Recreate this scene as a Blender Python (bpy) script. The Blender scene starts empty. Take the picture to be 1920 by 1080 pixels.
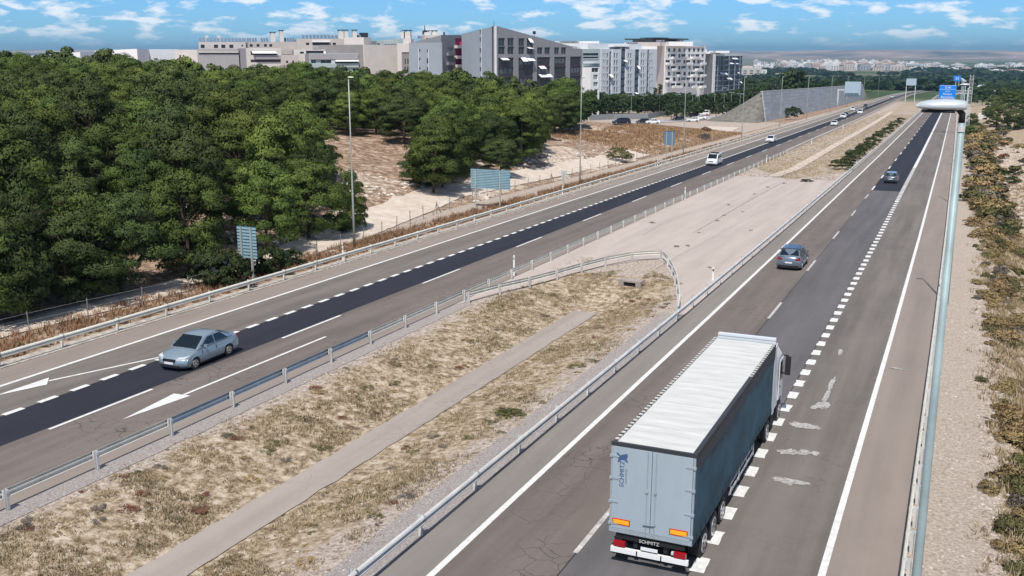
import bpy, math, random
import numpy as np
from mathutils import Vector, Matrix, noise
random.seed(7); rng = np.random.default_rng(7)
R = math.radians
sc = bpy.context.scene
# ------------------------------------------------------------------ camera, light, exposure
# world axes: +Y runs along the motorway (away), +X across it to the right, origin on the left edge line
CX, CH, YAW, FPX = 13.2276, 14.6, 0.415, 1900.0
PITCH = math.atan((540 - 97.5) / FPX)
cd = bpy.data.cameras.new('camera'); cam = bpy.data.objects.new('camera', cd); sc.collection.objects.link(cam)
cam.location = (CX, 0, CH); cam.rotation_euler = (math.pi / 2 - PITCH, 0, YAW)
cd.sensor_width = 36; cd.lens = 36 * FPX / 1920; cd.clip_start = 0.5; cd.clip_end = 60000
sc.camera = cam
SUN_EL = R(58.5); SDX, SDY = 0.20, -0.98          # direction towards the sun on the ground
w = bpy.data.worlds.new('World'); sc.world = w; w.use_nodes = True
nt = w.node_tree; nt.nodes.clear()
def N(nt, t, **k):
    n = nt.nodes.new(t)
    for a, b in k.items():
        if a == 'inp':
            for i, v in b.items(): n.inputs[i].default_value = v
        else: setattr(n, a, b)
    return n
sky = N(nt, 'ShaderNodeTexSky', sky_type='NISHITA', sun_disc=False, sun_elevation=SUN_EL, altitude=250, air_density=1.0, dust_density=0.25, ozone_density=3.0)
sky.sun_rotation = math.atan2(SDX, SDY)
tc = N(nt, 'ShaderNodeTexCoord')
tint = N(nt, 'ShaderNodeMix', data_type='RGBA', blend_type='MULTIPLY'); tint.inputs[0].default_value = 1.0
tint.inputs[7].default_value = (0.46, 0.84, 1.36, 1)
nt.links.new(sky.outputs[0], tint.inputs[6])
sz0 = N(nt, 'ShaderNodeSeparateXYZ'); nt.links.new(tc.outputs['Generated'], sz0.inputs[0])
tf = N(nt, 'ShaderNodeMapRange', inp={1: 0.06, 2: 0.45, 3: 0.0, 4: 1.0}); nt.links.new(sz0.outputs[2], tf.inputs[0])
tm = N(nt, 'ShaderNodeMix', data_type='RGBA'); tm.inputs[6].default_value = (0.47, 0.93, 1.60, 1); tm.inputs[7].default_value = (0.92, 0.96, 0.98, 1)
nt.links.new(tf.outputs[0], tm.inputs[0]); nt.links.new(tm.outputs[2], tint.inputs[7])
mp = N(nt, 'ShaderNodeMapping'); mp.inputs['Scale'].default_value = (27, 27, 92)
nt.links.new(tc.outputs['Generated'], mp.inputs[0])
cn = N(nt, 'ShaderNodeTexNoise', inp={'Scale': 1.0, 'Detail': 6, 'Roughness': 0.55, 'Distortion': 0.1})
nt.links.new(mp.outputs[0], cn.inputs['Vector'])
cr = N(nt, 'ShaderNodeValToRGB'); cr.color_ramp.elements[0].position = 0.52; cr.color_ramp.elements[1].position = 0.63
cr.color_ramp.elements[0].color = (0, 0, 0, 1); cr.color_ramp.elements[1].color = (.85, .85, .85, 1)
nt.links.new(cn.outputs['Fac'], cr.inputs[0])
# clouds thin out towards the horizon
sx = N(nt, 'ShaderNodeSeparateXYZ'); nt.links.new(tc.outputs['Generated'], sx.inputs[0])
hr = N(nt, 'ShaderNodeMapRange', inp={1: 0.001, 2: 0.022, 3: 0.12, 4: 1.0}); nt.links.new(sx.outputs[2], hr.inputs[0])
cm = N(nt, 'ShaderNodeMath', operation='MULTIPLY'); nt.links.new(cr.outputs[0], cm.inputs[0]); nt.links.new(hr.outputs[0], cm.inputs[1])
mixc = N(nt, 'ShaderNodeMix', data_type='RGBA'); mixc.inputs[7].default_value = (11.5, 11.9, 12.6, 1)
nt.links.new(cm.outputs[0], mixc.inputs[0]); nt.links.new(tint.outputs[2], mixc.inputs[6])
bg = N(nt, 'ShaderNodeBackground'); bg.inputs[1].default_value = 0.085
nt.links.new(mixc.outputs[2], bg.inputs[0])
wo = N(nt, 'ShaderNodeOutputWorld'); nt.links.new(bg.outputs[0], wo.inputs[0])
sd = bpy.data.lights.new('sun', 'SUN'); sd.energy = 4.4; sd.angle = R(0.53); sd.color = (1, .945, .87)
so = bpy.data.objects.new('sun', sd); sc.collection.objects.link(so)
sv = Vector((SDX * math.cos(SUN_EL), SDY * math.cos(SUN_EL), math.sin(SUN_EL)))
so.rotation_euler = sv.to_track_quat('Z', 'Y').to_euler(); so.location = (0, -40, 60)
sc.view_settings.view_transform = 'Standard'; sc.view_settings.look = 'None'
sc.view_settings.exposure = 0.08; sc.view_settings.gamma = 1; sc.view_settings.use_curve_mapping = False
HAZE = 1

# ------------------------------------------------------------------ geography
def sst(x, a, b):
    t = np.clip((np.asarray(x, float) - a) / (b - a), 0, 1); return t * t * (3 - 2 * t)
def vn(x, y, s, seed=0):          # cheap smooth value noise, vectorised
    x = np.asarray(x, float) / s; y = np.asarray(y, float) / s
    xi = np.floor(x); yi = np.floor(y); fx = x - xi; fy = y - yi
    fx = fx * fx * (3 - 2 * fx); fy = fy * fy * (3 - 2 * fy)
    def h(i, j):
        v = np.sin(i * 127.1 + j * 311.7 + seed * 74.7) * 43758.5453; return v - np.floor(v)
    return (h(xi, yi) * (1 - fx) + h(xi + 1, yi) * fx) * (1 - fy) + (h(xi, yi + 1) * (1 - fx) + h(xi + 1, yi + 1) * fx) * fy
CB = [-50, 30, 50, 80, 110, 166, 210, 250, 350, 420, 516, 640, 736, 860, 950, 1060, 1160, 1260, 1360, 1460]
CL = [0.25, 0.05, -.25, -.6, -1.0, -1.6, -2.1, -2.6, -3.6, -4.6, -6.4, -8.4, -9.6, -10.4, -9.6, -6, 2, 16, 38, 66]
CRB = [-50, 60, 100, 213, 460, 600, 740, 860, 950, 1060, 1160, 1260, 1360, 1460]; CR = [.05, 0, -.12, -.7, -2.4, -4.4, -6.2, -6.8, -6, -2, 6, 20, 42, 70]
cl = lambda b: np.interp(b, CB, CL)
cr_ = lambda b: np.interp(b, CRB, CR)
def hgt(a, b):
    a = np.asarray(a, float); b = np.asarray(b, float)
    r = np.hypot(a - CX, b)
    z = -0.0215 * b
    # wooded knoll on the left
    e = np.clip(-a - 38, 0, None)
    bb = b + 0.35 * (a + 40)
    k = (1 - sst(b, 215, 300)) * (9.2 - 2.4 * sst(b, 110, 190)) * (1 - np.exp(-e / 48.0)) + e * 0
    k = k + (1 - sst(b, 215, 300)) * sst(e, 2, 12) * (vn(a, b, 14, 1) - .5) * 1.6
    k = k + sst(e, 1, 6) * sst(-e, -60, -20) * (1 - sst(b, 225, 262)) * (vn(a, b, 3.1, 5) - .5) * .55
    z = z + k
    # median ditch
    t = np.clip(1 - np.abs(a + 8.25) / 5.9, 0, 1)
    z = z - 0.85 * sst(t, 0, 1) * (1 - sst(b, 62, 69)) * sst(b, -60, -40)
    t2 = np.clip(1 - np.abs(a + 10.0 - cl(b)) / 5.0, 0, 1)
    z = z - 0.7 * sst(t2, 0, 1) * sst(b, 152, 175) * (1 - sst(b, 500, 650))
    # right-hand side: verge, gully with scrub, rocky bank
    z = z - 2.3 * sst(a, 15.4, 20.5) * (1 - sst(a, 26, 40)) * (1 - sst(b, 300, 450))
    z = z + 2.2 * sst(a, 21, 28) * sst(b, 95, 140) * (1 - sst(b, 230, 300)) * (0.75 + .6 * (vn(a, b, 5, 3) - .5))
    z = z + sst(a, 15.5, 18) * (vn(a, b, 4, 9) - .5) * .5 * (1 - sst(r, 300, 500))
    # valley
    f = sst(r, 1200, 2000)
    zf = -38 - 0.0011 * np.clip(r - 1400, 0, None) + (vn(a, b, 900, 4) - .5) * 6 * sst(r, 1600, 3000)
    z = z * (1 - f) + zf * f
    # low hills closing the valley
    az = np.arctan2(a - CX, b)
    z = z + sst(r, 11000, 15500) * (66 + 26 * vn(az * 1000, 0, 60, 2) + 10 * vn(az * 1000, 0, 17, 6))
    return z
TH = PITCH
_F = np.array([0, math.cos(TH), -math.sin(TH)]); _R = np.array([1., 0, 0]); _U = np.cross(_R, _F)
cy, sy = math.cos(YAW), math.sin(YAW)
def ray(px, py):
    d = _F + _R * (px - 960) / FPX - _U * (py - 540) / FPX
    return np.array([cy * d[0] - sy * d[1], sy * d[0] + cy * d[1], d[2]])
def pd(px, d, py=120):              # a point on the map: bearing of a surveyed column, at ground distance d
    q = ray(px, py); h = math.hypot(q[0], q[1]); return np.array([CX + q[0] / h * d, q[1] / h * d])
def zat(py, d, px=960):             # height of a surveyed level at distance d
    q = ray(px, py); return CH + q[2] / math.hypot(q[0], q[1]) * d
def gp(px, py, dz=0.0):             # where a line of sight meets the ground
    q = ray(px, py); o = np.array([CX, 0, CH]); t = 5.0; step = 1.0
    while t < 30000:
        p = o + q * (t + step)
        if p[2] < float(hgt(p[0], p[1])) + dz: break
        t += step; step = max(1.0, t * 0.01)
    lo, hi = t, t + step
    for _ in range(30):
        m = (lo + hi) / 2; p = o + q * m
        if p[2] < float(hgt(p[0], p[1])) + dz: hi = m
        else: lo = m
    return o + q * lo

# ------------------------------------------------------------------ helpers
C = sc.collection
def link(o): C.objects.link(o); return o
class MB:
    def __init__(s): s.v = []; s.f = []; s.m = []; s.M = None
    def add(s, vs, fs, mi=0):
        n = len(s.v)
        s.v += [tuple(v) for v in vs]; s.f += [tuple(i + n for i in f) for f in fs]; s.m += [mi] * len(fs); return s
    def box(s, x0, y0, z0, x1, y1, z1, mi=0):
        return s.add([(x0,y0,z0),(x1,y0,z0),(x1,y1,z0),(x0,y1,z0),(x0,y0,z1),(x1,y0,z1),(x1,y1,z1),(x0,y1,z1)],
                     [(0,3,2,1),(4,5,6,7),(0,1,5,4),(1,2,6,5),(2,3,7,6),(3,0,4,7)], mi)
    def hexa(s, p, mi=0):           # 8 points: bottom ring, top ring
        return s.add(p, [(0,3,2,1),(4,5,6,7),(0,1,5,4),(1,2,6,5),(2,3,7,6),(3,0,4,7)], mi)
    def bar(s, p, q, w, h=None, mi=0):
        p = Vector(p); q = Vector(q); d = (q - p)
        if d.length < 1e-6: return s
        d.normalize(); h = h or w
        up = Vector((0,0,1)) if abs(d.z) < .95 else Vector((0,1,0))
        sx = d.cross(up).normalized(); uz = sx.cross(d)
        ps = []
        for c in (p, q):
            for a, b in ((-1,-1),(1,-1),(1,1),(-1,1)): ps.append(c + sx * (a * w / 2) + uz * (b * h / 2))
        return s.add(ps, [(0,1,2,3),(7,6,5,4),(0,4,5,1),(1,5,6,2),(2,6,7,3),(3,7,4,0)], mi)
    def tube(s, pts, rs, n=8, mi=0, cap=True):
        pts = [Vector(p) for p in pts]
        if not hasattr(rs, '__len__'): rs = [rs] * len(pts)
        base = len(s.v); prev = None
        for i, p in enumerate(pts):
            d = (pts[min(i+1, len(pts)-1)] - pts[max(i-1, 0)]).normalized()
            up = Vector((0,0,1)) if abs(d.z) < .9 else Vector((1,0,0))
            sx = d.cross(up).normalized(); uz = sx.cross(d)
            for k in range(n):
                t = 2 * math.pi * k / n
                s.v.append(tuple(p + (sx * math.cos(t) + uz * math.sin(t)) * rs[i]))
        for i in range(len(pts) - 1):
            for k in range(n):
                a = base + i*n + k; b = base + i*n + (k+1) % n
                s.f.append((a, b, b + n, a + n)); s.m.append(mi)
        if cap:
            s.f.append(tuple(base + k for k in reversed(range(n)))); s.m.append(mi)
            s.f.append(tuple(base + (len(pts)-1)*n + k for k in range(n))); s.m.append(mi)
        return s
    def cyl(s, c, r, h, axis='z', n=16, mi=0, r2=None):
        d = {'x': (1,0,0), 'y': (0,1,0), 'z': (0,0,1)}[axis]; c = Vector(c); d = Vector(d)
        return s.tube([c - d*h/2, c + d*h/2], [r, r if r2 is None else r2], n, mi)
    def prism(s, outline, y0, y1, mi=0):   # outline in (x, z)
        n = len(outline)
        s.add([(x, y0, z) for x, z in outline] + [(x, y1, z) for x, z in outline],
              [tuple(range(n)), tuple(reversed(range(n, 2*n)))] + [(i, i + n, (i+1) % n + n, (i+1) % n) for i in range(n)], mi); return s
    def mesh(s, name, mats, smooth=False):
        me = bpy.data.meshes.new(name); me.from_pydata(s.v, [], s.f)
        for m in (mats if isinstance(mats, (list, tuple)) else [mats]): me.materials.append(m)
        if any(s.m): me.polygons.foreach_set('material_index', s.m)
        if smooth: me.polygons.foreach_set('use_smooth', [True] * len(me.polygons))
        me.update(); return me
    def build(s, name, mats, parent=None, smooth=False):
        return inst(name, s.mesh(name, mats, smooth), parent)
def inst(name, me, parent=None, loc=None, rot=None):
    o = bpy.data.objects.new(name, me); C.objects.link(o)
    if parent: o.parent = parent
    if loc is not None: o.location = loc
    if rot is not None: o.rotation_euler = rot
    return o
def tag(o, label=None, cat=None, group=None, kind=None):
    if label: o['label'] = label
    if cat: o['category'] = cat
    if group: o['group'] = group
    if kind: o['kind'] = kind
    return o
def thing(name, label, cat, loc=(0,0,0), rz=0, group=None):
    o = bpy.data.objects.new(name, None); C.objects.link(o); o.location = loc; o.rotation_euler = (0,0,rz); o.empty_display_size = .5
    return tag(o, label, cat, group)
def structure(o): o['kind'] = 'structure'; return o
def dup(root, loc, rz=None, label=None, group=None):
    def cp(o, par):
        c = o.copy(); C.objects.link(c)
        if par: c.parent = par
        for ch in list(kids.get(o.name, [])): cp(ch, c)
        return c
    kids = {}
    for o in root.children_recursive: kids.setdefault(o.parent.name, []).append(o)
    c = cp(root, None); c.location = loc
    if rz is not None: c.rotation_euler = (0,0,rz)
    if label: c['label'] = label
    if group: c['group'] = group
    return c

# ------------------------------------------------------------------ materials
def mat(name, col, rough=.8, metal=0, var=0.0, scale=4.0, detail=6, bump=0.0, bscale=None, col2=None, obj=False, spec=None, coat=0, stretch=None, alpha=None, osc=0.0):
    m = bpy.data.materials.new(name); m.use_nodes = True; t = m.node_tree; b = t.nodes['Principled BSDF']
    b.inputs['Roughness'].default_value = rough; b.inputs['Metallic'].default_value = metal
    b.inputs['Base Color'].default_value = (*col, 1)
    if spec is not None: b.inputs['Specular IOR Level'].default_value = spec
    if coat: b.inputs['Coat Weight'].default_value = coat; b.inputs['Coat Roughness'].default_value = .05
    if alpha is not None: b.inputs['Alpha'].default_value = alpha
    if var or col2 or bump:
        c = N(t, 'ShaderNodeTexCoord'); src = c.outputs['Object'] if obj else N(t, 'ShaderNodeNewGeometry').outputs['Position']
        if stretch:
            mpp = N(t, 'ShaderNodeMapping'); mpp.inputs['Scale'].default_value = stretch; t.links.new(src, mpp.inputs[0]); src = mpp.outputs[0]
        n1 = N(t, 'ShaderNodeTexNoise', inp={'Scale': scale, 'Detail': detail, 'Roughness': .62}); t.links.new(src, n1.inputs['Vector'])
        c2 = col2 or tuple(min(1, x * (1 - var)) for x in col)
        c1 = col if col2 else tuple(min(1, x * (1 + var)) for x in col)
        rp = N(t, 'ShaderNodeValToRGB'); rp.color_ramp.elements[0].position = .32; rp.color_ramp.elements[1].position = .68
        rp.color_ramp.elements[0].color = (*c2, 1); rp.color_ramp.elements[1].color = (*c1, 1)
        t.links.new(n1.outputs['Fac'], rp.inputs[0]); out = rp.outputs[0]
        if osc:
            oi = N(t, 'ShaderNodeObjectInfo'); hs = N(t, 'ShaderNodeHueSaturation')
            a = N(t, 'ShaderNodeMapRange', inp={3: 1 - osc, 4: 1 + osc}); t.links.new(oi.outputs['Random'], a.inputs[0]); t.links.new(a.outputs[0], hs.inputs['Value'])
            mm = N(t, 'ShaderNodeMath', operation='MULTIPLY', inp={1: 7.31}); t.links.new(oi.outputs['Random'], mm.inputs[0])
            fr = N(t, 'ShaderNodeMath', operation='FRACT'); t.links.new(mm.outputs[0], fr.inputs[0])
            h = N(t, 'ShaderNodeMapRange', inp={3: .478, 4: .512}); t.links.new(fr.outputs[0], h.inputs[0]); t.links.new(h.outputs[0], hs.inputs['Hue'])
            t.links.new(out, hs.inputs['Color']); out = hs.outputs[0]
        t.links.new(out, b.inputs['Base Color'])
        if bump:
            n2 = N(t, 'ShaderNodeTexNoise', inp={'Scale': bscale or scale * 4, 'Detail': 5, 'Roughness': .65}); t.links.new(src, n2.inputs['Vector'])
            bp = N(t, 'ShaderNodeBump', inp={'Strength': 1.0, 'Distance': bump}); t.links.new(n2.outputs['Fac'], bp.inputs['Height']); t.links.new(bp.outputs[0], b.inputs['Normal'])
    return m
def asphalt(name, c1, c2, cracks=0.0, crc=.35, lanes=None):
    """old bituminous surface: mottling, lengthwise wheel streaks, crack network"""
    m = mat(name, c1, rough=.92, spec=.25); t = m.node_tree; b = t.nodes['Principled BSDF']
    g = N(t, 'ShaderNodeNewGeometry')
    mp = N(t, 'ShaderNodeMapping'); mp.inputs['Scale'].default_value = (1, .045, 1); t.links.new(g.outputs['Position'], mp.inputs[0])
    a = N(t, 'ShaderNodeTexNoise', inp={'Scale': 1.1, 'Detail': 4, 'Roughness': .55}); t.links.new(mp.outputs[0], a.inputs['Vector'])
    d = N(t, 'ShaderNodeTexNoise', inp={'Scale': .35, 'Detail': 8, 'Roughness': .7}); t.links.new(g.outputs['Position'], d.inputs['Vector'])
    e = N(t, 'ShaderNodeTexNoise', inp={'Scale': 14, 'Detail': 3, 'Roughness': .8}); t.links.new(g.outputs['Position'], e.inputs['Vector'])
    s1 = N(t, 'ShaderNodeMath', operation='MULTIPLY_ADD', inp={1: .62}); t.links.new(a.outputs[0], s1.inputs[0])
    s2 = N(t, 'ShaderNodeMath', operation='MULTIPLY_ADD', inp={1: .24}); t.links.new(d.outputs[0], s2.inputs[0]); 
    s3 = N(t, 'ShaderNodeMath', operation='MULTIPLY', inp={1: .2}); t.links.new(e.outputs[0], s3.inputs[0])
    t.links.new(s3.outputs[0], s2.inputs[2]); t.links.new(s2.outputs[0], s1.inputs[2])
    rp = N(t, 'ShaderNodeValToRGB'); rp.color_ramp.elements[0].position = .36; rp.color_ramp.elements[1].position = .64
    rp.color_ramp.elements[0].color = (*c2, 1); rp.color_ramp.elements[1].color = (*c1, 1); t.links.new(s1.outputs[0], rp.inputs[0])
    out = rp.outputs[0]
    if cracks:
        dn = N(t, 'ShaderNodeTexNoise', inp={'Scale': 1.3, 'Detail': 4}); t.links.new(g.outputs['Position'], dn.inputs['Vector'])
        mx = N(t, 'ShaderNodeMix', data_type='VECTOR'); mx.inputs[0].default_value = .35; t.links.new(g.outputs['Position'], mx.inputs[4]); t.links.new(dn.outputs['Color'], mx.inputs[5])
        vo = N(t, 'ShaderNodeTexVoronoi', feature='DISTANCE_TO_EDGE', inp={'Scale': 1.9}); t.links.new(mx.outputs[1], vo.inputs['Vector'])
        lt = N(t, 'ShaderNodeMapRange', inp={1: .004, 2: .022, 3: 1, 4: 0}); t.links.new(vo.outputs['Distance'], lt.inputs[0])
        mk = N(t, 'ShaderNodeTexNoise', inp={'Scale': .22, 'Detail': 3}); t.links.new(g.outputs['Position'], mk.inputs['Vector'])
        mr = N(t, 'ShaderNodeMapRange', inp={1: .47, 2: .6, 3: 0, 4: cracks}); t.links.new(mk.outputs[0], mr.inputs[0])
        mu = N(t, 'ShaderNodeMath', operation='MULTIPLY'); t.links.new(lt.outputs[0], mu.inputs[0]); t.links.new(mr.outputs[0], mu.inputs[1])
        mc = N(t, 'ShaderNodeMix', data_type='RGBA'); t.links.new(mu.outputs[0], mc.inputs[0]); t.links.new(out, mc.inputs[6]); mc.inputs[7].default_value = (*[x * crc for x in c2], 1)
        out = mc.outputs[2]
    t.links.new(out, b.inputs['Base Color'])
    bp = N(t, 'ShaderNodeBump', inp={'Strength': .6, 'Distance': .01}); t.links.new(e.outputs[0], bp.inputs['Height']); t.links.new(bp.outputs[0], b.inputs['Normal'])
    return m
M = {}
M['asph_lane1'] = asphalt('worn_brown_asphalt', (.190, .160, .143), (.128, .108, .098), .8)
M['asph_lane2'] = asphalt('worn_grey_asphalt', (.142, .134, .136), (.098, .093, .096), .4)
M['asph_aux'] = asphalt('rutted_grey_asphalt', (.200, .176, .158), (.122, .109, .099), .3)
M['asph_new'] = asphalt('new_black_asphalt', (.030, .032, .044), (.021, .023, .033))
M['shoulder'] = asphalt('pinkish_shoulder_asphalt', (.285, .240, .210), (.225, .190, .166), .12)
M['shoulderL'] = asphalt('pale_edge_asphalt', (.25, .228, .205), (.19, .172, .155), .12)
M['crossing'] = asphalt('pale_beige_surfacing', (.50, .43, .385), (.40, .345, .31), .15, .75)
M['channel'] = asphalt('weathered_concrete', (.385, .335, .295), (.29, .25, .22), .6, .65)
M['paint'] = mat('white_road_paint', (.82, .82, .80), .7, col2=(.58, .57, .55), scale=5, detail=9, bump=.002)
M['paint_old'] = mat('worn_road_paint', (.66, .64, .61), .8, col2=(.27, .25, .24), scale=4.5, detail=8)
M['galv'] = mat('galvanised_steel', (.56, .56, .55), .7, .0, var=.15, scale=1.5, spec=.3)
M['galv_blue'] = mat('new_galvanised_steel', (.40, .47, .52), .42, .55, var=.1, scale=1.5)
M['galv_pale'] = mat('weathered_steel', (.68, .66, .58), .6, .05, var=.12, scale=1.5)
M['pole'] = mat('grey_green_pole_paint', (.30, .385, .39), .55, .1, var=.18, scale=1.6)
M['polel'] = mat('pale_pole_paint', (.42, .47, .42), .5, .2, var=.1, scale=.8)
M['lamp'] = mat('lamp_housing', (.50, .55, .58), .35, .1, spec=.5)
M['lampy'] = mat('yellowed_lamp_housing', (.66, .68, .50), .45, .0)
M['lens'] = mat('lamp_glass', (.35, .37, .36), .15)
M['black'] = mat('black_rubber', (.015, .015, .016), .75)
M['dark'] = mat('dark_underbody', (.012, .012, .014), .9)
M['white'] = mat('white_plastic', (.80, .80, .78), .5)
M['glass'] = mat('tinted_car_glass', (.010, .016, .020), .04, 0, spec=.7)
M['chrome'] = mat('light_alloy', (.62, .63, .65), .3, .8)
M['headlight'] = mat('headlight_glass', (.75, .78, .80), .1, .2, spec=.8)
M['red_lens'] = mat('red_lens', (.35, .01, .015), .2)
M['amber'] = mat('amber_reflector', (.95, .45, .02), .4)
M['redb'] = mat('red_border', (.65, .04, .03), .4)
M['plate'] = mat('number_plate', (.78, .79, .80), .4)
M['ink'] = mat('dark_ink', (.02, .025, .05), .6)
M['signblue'] = mat('blue_sign_sheet', (.004, .22, .72), .45)
M['signback'] = mat('aluminium_sign_back', (.30, .47, .55), .5, .1, var=.12, scale=2)
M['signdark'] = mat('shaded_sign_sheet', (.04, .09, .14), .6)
M['signbackc'] = mat('blue_grey_sign_back', (.12, .20, .30), .6, var=.1)
# ground: vertex colour carries the soil kind (grass, rock, litter), noise breaks it up
def ground_mat():
    m = bpy.data.materials.new('soil_and_dry_grass'); m.use_nodes = True; t = m.node_tree; b = t.nodes['Principled BSDF']
    b.inputs['Roughness'].default_value = 1; b.inputs['Specular IOR Level'].default_value = .1
    g = N(t, 'ShaderNodeNewGeometry'); va = N(t, 'ShaderNodeVertexColor', layer_name='soil')
    def noi(s, d=6, r=.65, st=None):
        n = N(t, 'ShaderNodeTexNoise', inp={'Scale': s, 'Detail': d, 'Roughness': r}); src = g.outputs['Position']
        if st: q = N(t, 'ShaderNodeMapping'); q.inputs['Scale'].default_value = st; t.links.new(src, q.inputs[0]); src = q.outputs[0]
        t.links.new(src, n.inputs['Vector']); return n.outputs['Fac']
    def ramp(f, *st):
        r = N(t, 'ShaderNodeValToRGB'); e = r.color_ramp.elements
        while len(e) < len(st): e.new(.5)
        for i, (p, c) in enumerate(st): e[i].position = p; e[i].color = (*c, 1)
        t.links.new(f, r.inputs[0]); return r.outputs[0]
    def mix(f, a, b2, bt='MIX'):
        n = N(t, 'ShaderNodeMix', data_type='RGBA', blend_type=bt)
        if isinstance(f, float): n.inputs[0].default_value = f
        else: t.links.new(f, n.inputs[0])
        t.links.new(a, n.inputs[6]); t.links.new(b2, n.inputs[7]); return n.outputs[2]
    sp = N(t, 'ShaderNodeSeparateColor'); t.links.new(va.outputs[0], sp.inputs[0])
    gravel = ramp(noi(5, 6, .85), (.36, (.16, .125, .10)), (.48, (.40, .33, .275)), (.62, (.64, .56, .49)))
    rock = ramp(noi(1.2, 9, .75, (1, 1, 2.5)), (.36, (.13, .09, .065)), (.46, (.42, .32, .24)), (.56, (.62, .53, .44)), (.68, (.76, .70, .62)))
    grass = ramp(noi(2.3, 9, .8), (.36, (.10, .08, .05)), (.45, (.26, .19, .12)), (.53, (.46, .37, .265)), (.64, (.66, .57, .47)))
    litter = ramp(noi(1.0, 9, .75), (.36, (.11, .072, .05)), (.48, (.27, .18, .125)), (.60, (.50, .39, .30)))
    def brk(ch, lo=.25, hi=.75):     # noisy edge between soil kinds
        a = N(t, 'ShaderNodeMath', operation='ADD'); t.links.new(ch, a.inputs[0])
        s = N(t, 'ShaderNodeMapRange', inp={1: .3, 2: .7, 3: -.35, 4: .35}); t.links.new(noi(.55, 7, .7), s.inputs[0]); t.links.new(s.outputs[0], a.inputs[1])
        r = N(t, 'ShaderNodeMapRange', inp={1: .38, 2: .62, 3: 0, 4: 1}); t.links.new(a.outputs[0], r.inputs[0]); return r.outputs[0]
    col = mix(brk(sp.outputs[0]), gravel, grass)
    col = mix(brk(sp.outputs[2]), col, litter)
    col = mix(brk(sp.outputs[1]), col, rock)
    # far plain: patchwork fields, dark groves
    vo = N(t, 'ShaderNodeTexVoronoi', distance='CHEBYCHEV', inp={'Scale': .0042}); q = N(t, 'ShaderNodeMapping'); q.inputs['Rotation'].default_value = (0,0,.3)
    t.links.new(g.outputs['Position'], q.inputs[0]); t.links.new(q.outputs[0], vo.inputs['Vector'])
    sc2 = N(t, 'ShaderNodeSeparateColor'); t.links.new(vo.outputs['Color'], sc2.inputs[0])
    fld = ramp(sc2.outputs[0], (0, (.05, .09, .035)), (.3, (.09, .13, .06)), (.5, (.16, .16, .10)), (.72, (.26, .22, .16)), (.92, (.42, .36, .29)))
    grove = ramp(noi(.006, 8, .7), (.44, (.02, .035, .02)), (.54, (.05, .075, .035)), (.66, (.16, .14, .10)))
    far = mix(.35, fld, grove)
    ln = N(t, 'ShaderNodeVectorMath', operation='LENGTH'); t.links.new(g.outputs['Position'], ln.inputs[0])
    hm = N(t, 'ShaderNodeMapRange', inp={1: 8500, 2: 11500, 3: 0, 4: 1}); t.links.new(ln.outputs['Value'], hm.inputs[0])
    hill = ramp(noi(.0012, 7, .6, (1, .35, 1)), (.38, (.10, .10, .08)), (.5, (.36, .25, .19)), (.64, (.60, .42, .32)))
    far = mix(hm.outputs[0], far, hill)
    fm = N(t, 'ShaderNodeMapRange', inp={1: 560, 2: 760, 3: 0, 4: 1}); t.links.new(ln.outputs['Value'], fm.inputs[0])
    col = mix(fm.outputs[0], col, far)
    t.links.new(col, b.inputs['Base Color'])
    bp = N(t, 'ShaderNodeBump', inp={'Strength': 1, 'Distance': .10}); t.links.new(noi(3.5, 7, .75), bp.inputs['Height']); t.links.new(bp.outputs[0], b.inputs['Normal'])
    return m
M['ground'] = ground_mat()

# ------------------------------------------------------------------ terrain
def axis(lo, hi, step, outlo, outhi, g):
    v = list(np.arange(lo, hi + 1e-6, step)); s = step
    while v[-1] < outhi: s *= g; v.append(v[-1] + s)
    s = step; head = []; x = lo
    while x > outlo: s *= g; x -= s; head.append(x)
    return np.array(head[::-1] + v)
XA = axis(-46, 34, .5, -15000, 15000, 1.045)
YB = [8.0]; s = .45
while YB[-1] < 21000: s = min(s * (1.012 if YB[-1] < 700 else 1.05), 900); YB.append(YB[-1] + s)
YB = np.array([-3000, -900, -300, -120, -60, -30, -12, -3, 3] + YB)
GX, GY = np.meshgrid(XA, YB); GZ = hgt(GX, GY)
def soil(a, b):
    grass = np.zeros_like(a); rock = np.zeros_like(a); lit = np.zeros_like(a)
    inmed = (a > -15.2) & (a < -1.2)
    gm = sst(a, -14.6, -12.8) * (1 - sst(a, -5.2, -3.0))
    grass = np.where(inmed & (b < 70), .25 + .55 * gm, grass)
    grass = np.where((a > -18.5) & (a < -1.2) & (b > 145), .38 + .3 * vn(a, b * .25, 2.2, 15), grass)
    # left verge and wood
    lv = (a < -29.2)
    grass = np.where(lv & (a > -33.6), .8, grass)
    lit = np.where(lv & (a > -33.6), .35 * (b < 110) + .25, lit)
    lit = np.where((a < -37.0), .80, lit); grass = np.where(a < -37, .35, grass)
    clr = sst(-a, 37, 38.5) * (1 - sst(-a, 50, 60)) * sst(b, 66, 76) * (1 - sst(b, 245, 260))
    rock = np.where(clr > 0, clr * (.1 + .62 * sst(vn(a, b, 7, 11), .4, .65)), rock)
    slope = (a < -40) & (b > 180) & (b < 262); rock = np.where(slope, .5 * sst(vn(a, b, 7, 12), .3, .7), rock); grass = np.where(slope, .8, grass)
    pk = (a < -38) & (b > 262) & (b < 330); rock = np.where(pk, .1, rock); lit = np.where(pk, .1, lit); grass = np.where(pk, .25, grass)
    fo = (a < -60) & (b > 325); grass = np.where(fo, .5, grass); lit = np.where(fo, .2, lit)
    # right-hand side
    rg = a > 14.6
    grass = np.where(rg, .25 + .55 * sst(a, 15, 17), grass); lit = np.where(a > 18.5, .25, lit)
    rb = (a > 20.5) & (b > 105) & (b < 270); rock = np.where(rb, .85, rock)
    return grass, rock, lit
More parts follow.
